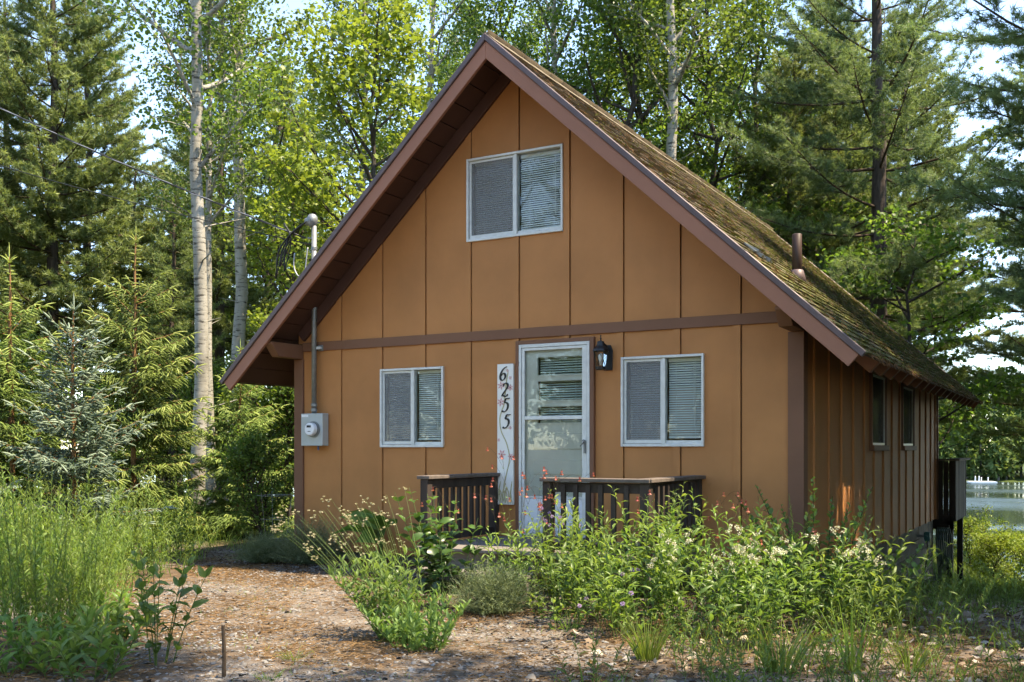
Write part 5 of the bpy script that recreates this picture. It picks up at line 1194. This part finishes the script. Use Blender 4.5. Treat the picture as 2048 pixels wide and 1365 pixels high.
# gravel, straw, mulch, leaf litter
def stones(n, seed):
    r = np.random.default_rng(seed); x, y = region_pts(n, -.5, 8.3, -6.3, .2, r, lambda a, b: (edge(a, b) > -.15) & ~on_porch(a, b) & ~inside_house(a, b)); u = np.clip(1.25 - .30 * np.maximum(0, x - 4.9) * 1.6 - .9 * np.maximum(0, b_mul(x, y)), .05, 1)
    k = r.random(len(x)) < u * (.45 + .75 * dens_noise(x, y, 1.2, 2)); x, y = x[k], y[k]; n = len(x); s_ = r.gamma(3.0, .0032, n) + .003
    oc = np.array([(1, 0, 0), (0, 1, 0), (-1, 0, 0), (0, -1, 0), (0, 0, .75), (.65, .6, .35), (-.7, .55, .3), (-.55, -.65, .38), (.6, -.62, .3)]); f = np.array([(0, 5, 4), (5, 1, 4), (1, 6, 4), (6, 2, 4), (2, 7, 4), (7, 3, 4), (3, 8, 4), (8, 0, 4), (0, 1, 5), (1, 2, 6), (2, 3, 7), (3, 0, 8)])
    V = oc[None] * (1 + r.normal(0, .22, (n, 9, 1))) * s_[:, None, None] * np.array([1, .8, .55])[None, None]; a = r.uniform(0, 6.28, n); ca, sa = np.cos(a)[:, None], np.sin(a)[:, None]
    tl = r.normal(0, .25, (n, 2, 1)); X_ = V[..., 0] * ca - V[..., 1] * sa + x[:, None]; Y_ = V[..., 0] * sa + V[..., 1] * ca + y[:, None]; Z_ = V[..., 2] + V[..., 0] * tl[:, 0] + V[..., 1] * tl[:, 1] + gz(x, y)[:, None] + .001
    g_ = NP(); g_.add(np.stack([X_, Y_, Z_], -1).reshape(-1, 3), ((np.arange(n) * 9)[:, None, None] + f[None]).reshape(-1, 3), np.repeat(np.clip(r.normal(.5, .22, n), 0, 1), 9)); return g_
def b_mul(x, y): return 1.6 - np.hypot((x - 5.2) / 1.0, (y + 2.6) / .8) * 1.4
tag(stones(30000, 211).build('gravel', M['stone']), 'pale crushed limestone gravel on the drive', 'gravel', kind='stuff')
r = np.random.default_rng(212); x, y = region_pts(120000, -1, 9, -6.4, 1, r, lambda a, b: (edge(a, b) > -.4) & ~on_porch(a, b) & ~inside_house(a, b)); k = r.random(len(x)) < .2 + .8 * sstep(.40, .68, dens_noise(x, y, 1.9, .7)); x, y = x[k], y[k]; n = len(x)
s_ = NP(); a = r.uniform(0, 6.28, n); needles(s_, np.stack([x, y, gz(x, y) + r.uniform(.004, .02, n)], -1), np.stack([np.cos(a), np.sin(a), r.normal(.05, .12, n)], -1), r.uniform(.05, .11, n), .0042, r.random(n), r); tag(s_.build('pine_straw', M['straw']), 'rusty fallen pine needles strewn over the drive', 'pine needles', kind='stuff')
r = np.random.default_rng(213); x, y = region_pts(32000, -2.2, 8.5, -4.8, 1.2, r, lambda a, b: (edge(a, b) > -.2) & ~on_porch(a, b) & ~inside_house(a, b) & ((b_mul(a, b) > 0) | (a > 5.3) | (b > -1.6))); n = len(x); s_ = NP(); a = r.uniform(0, 6.28, n)
leaves(s_, np.stack([x, y, gz(x, y) + r.uniform(.002, .012, n)], -1), np.stack([np.cos(a), np.sin(a), r.normal(0, .2, n)], -1), r.uniform(.015, .05, n), r.uniform(.006, .016, n), 'diamond', 1., r.random(n), r); tag(s_.build('mulch', M['chips']), 'dark bark mulch around the plants', 'mulch', kind='stuff')
r = np.random.default_rng(214); x, y = region_pts(3600, 3.6, 9, -5.2, 4, r, lambda a, b: ~on_porch(a, b) & ~inside_house(a, b)); k = r.random(len(x)) < np.clip((x - 5.0) / 2.2, .02, 1); x, y = x[k], y[k]; n = len(x); s_ = NP(); a = r.uniform(0, 6.28, n); tp = r.random(n) < .5
for sel, tm in ((tp, 'maple'), (~tp, 'lance')):
    m = sel.sum(); leaves(s_, np.stack([x[sel], y[sel], gz(x[sel], y[sel]) + r.uniform(.008, .025, m)], -1), np.stack([np.cos(a[sel]), np.sin(a[sel]), r.normal(0, .22, m)], -1), r.uniform(.05, .10, m), r.uniform(.035, .075, m), tm, 1.0, r.random(m), r)
tag(s_.build('leaf_litter', M['litter']), 'pale dry fallen leaves under the right weeds', 'leaf litter', kind='stuff')
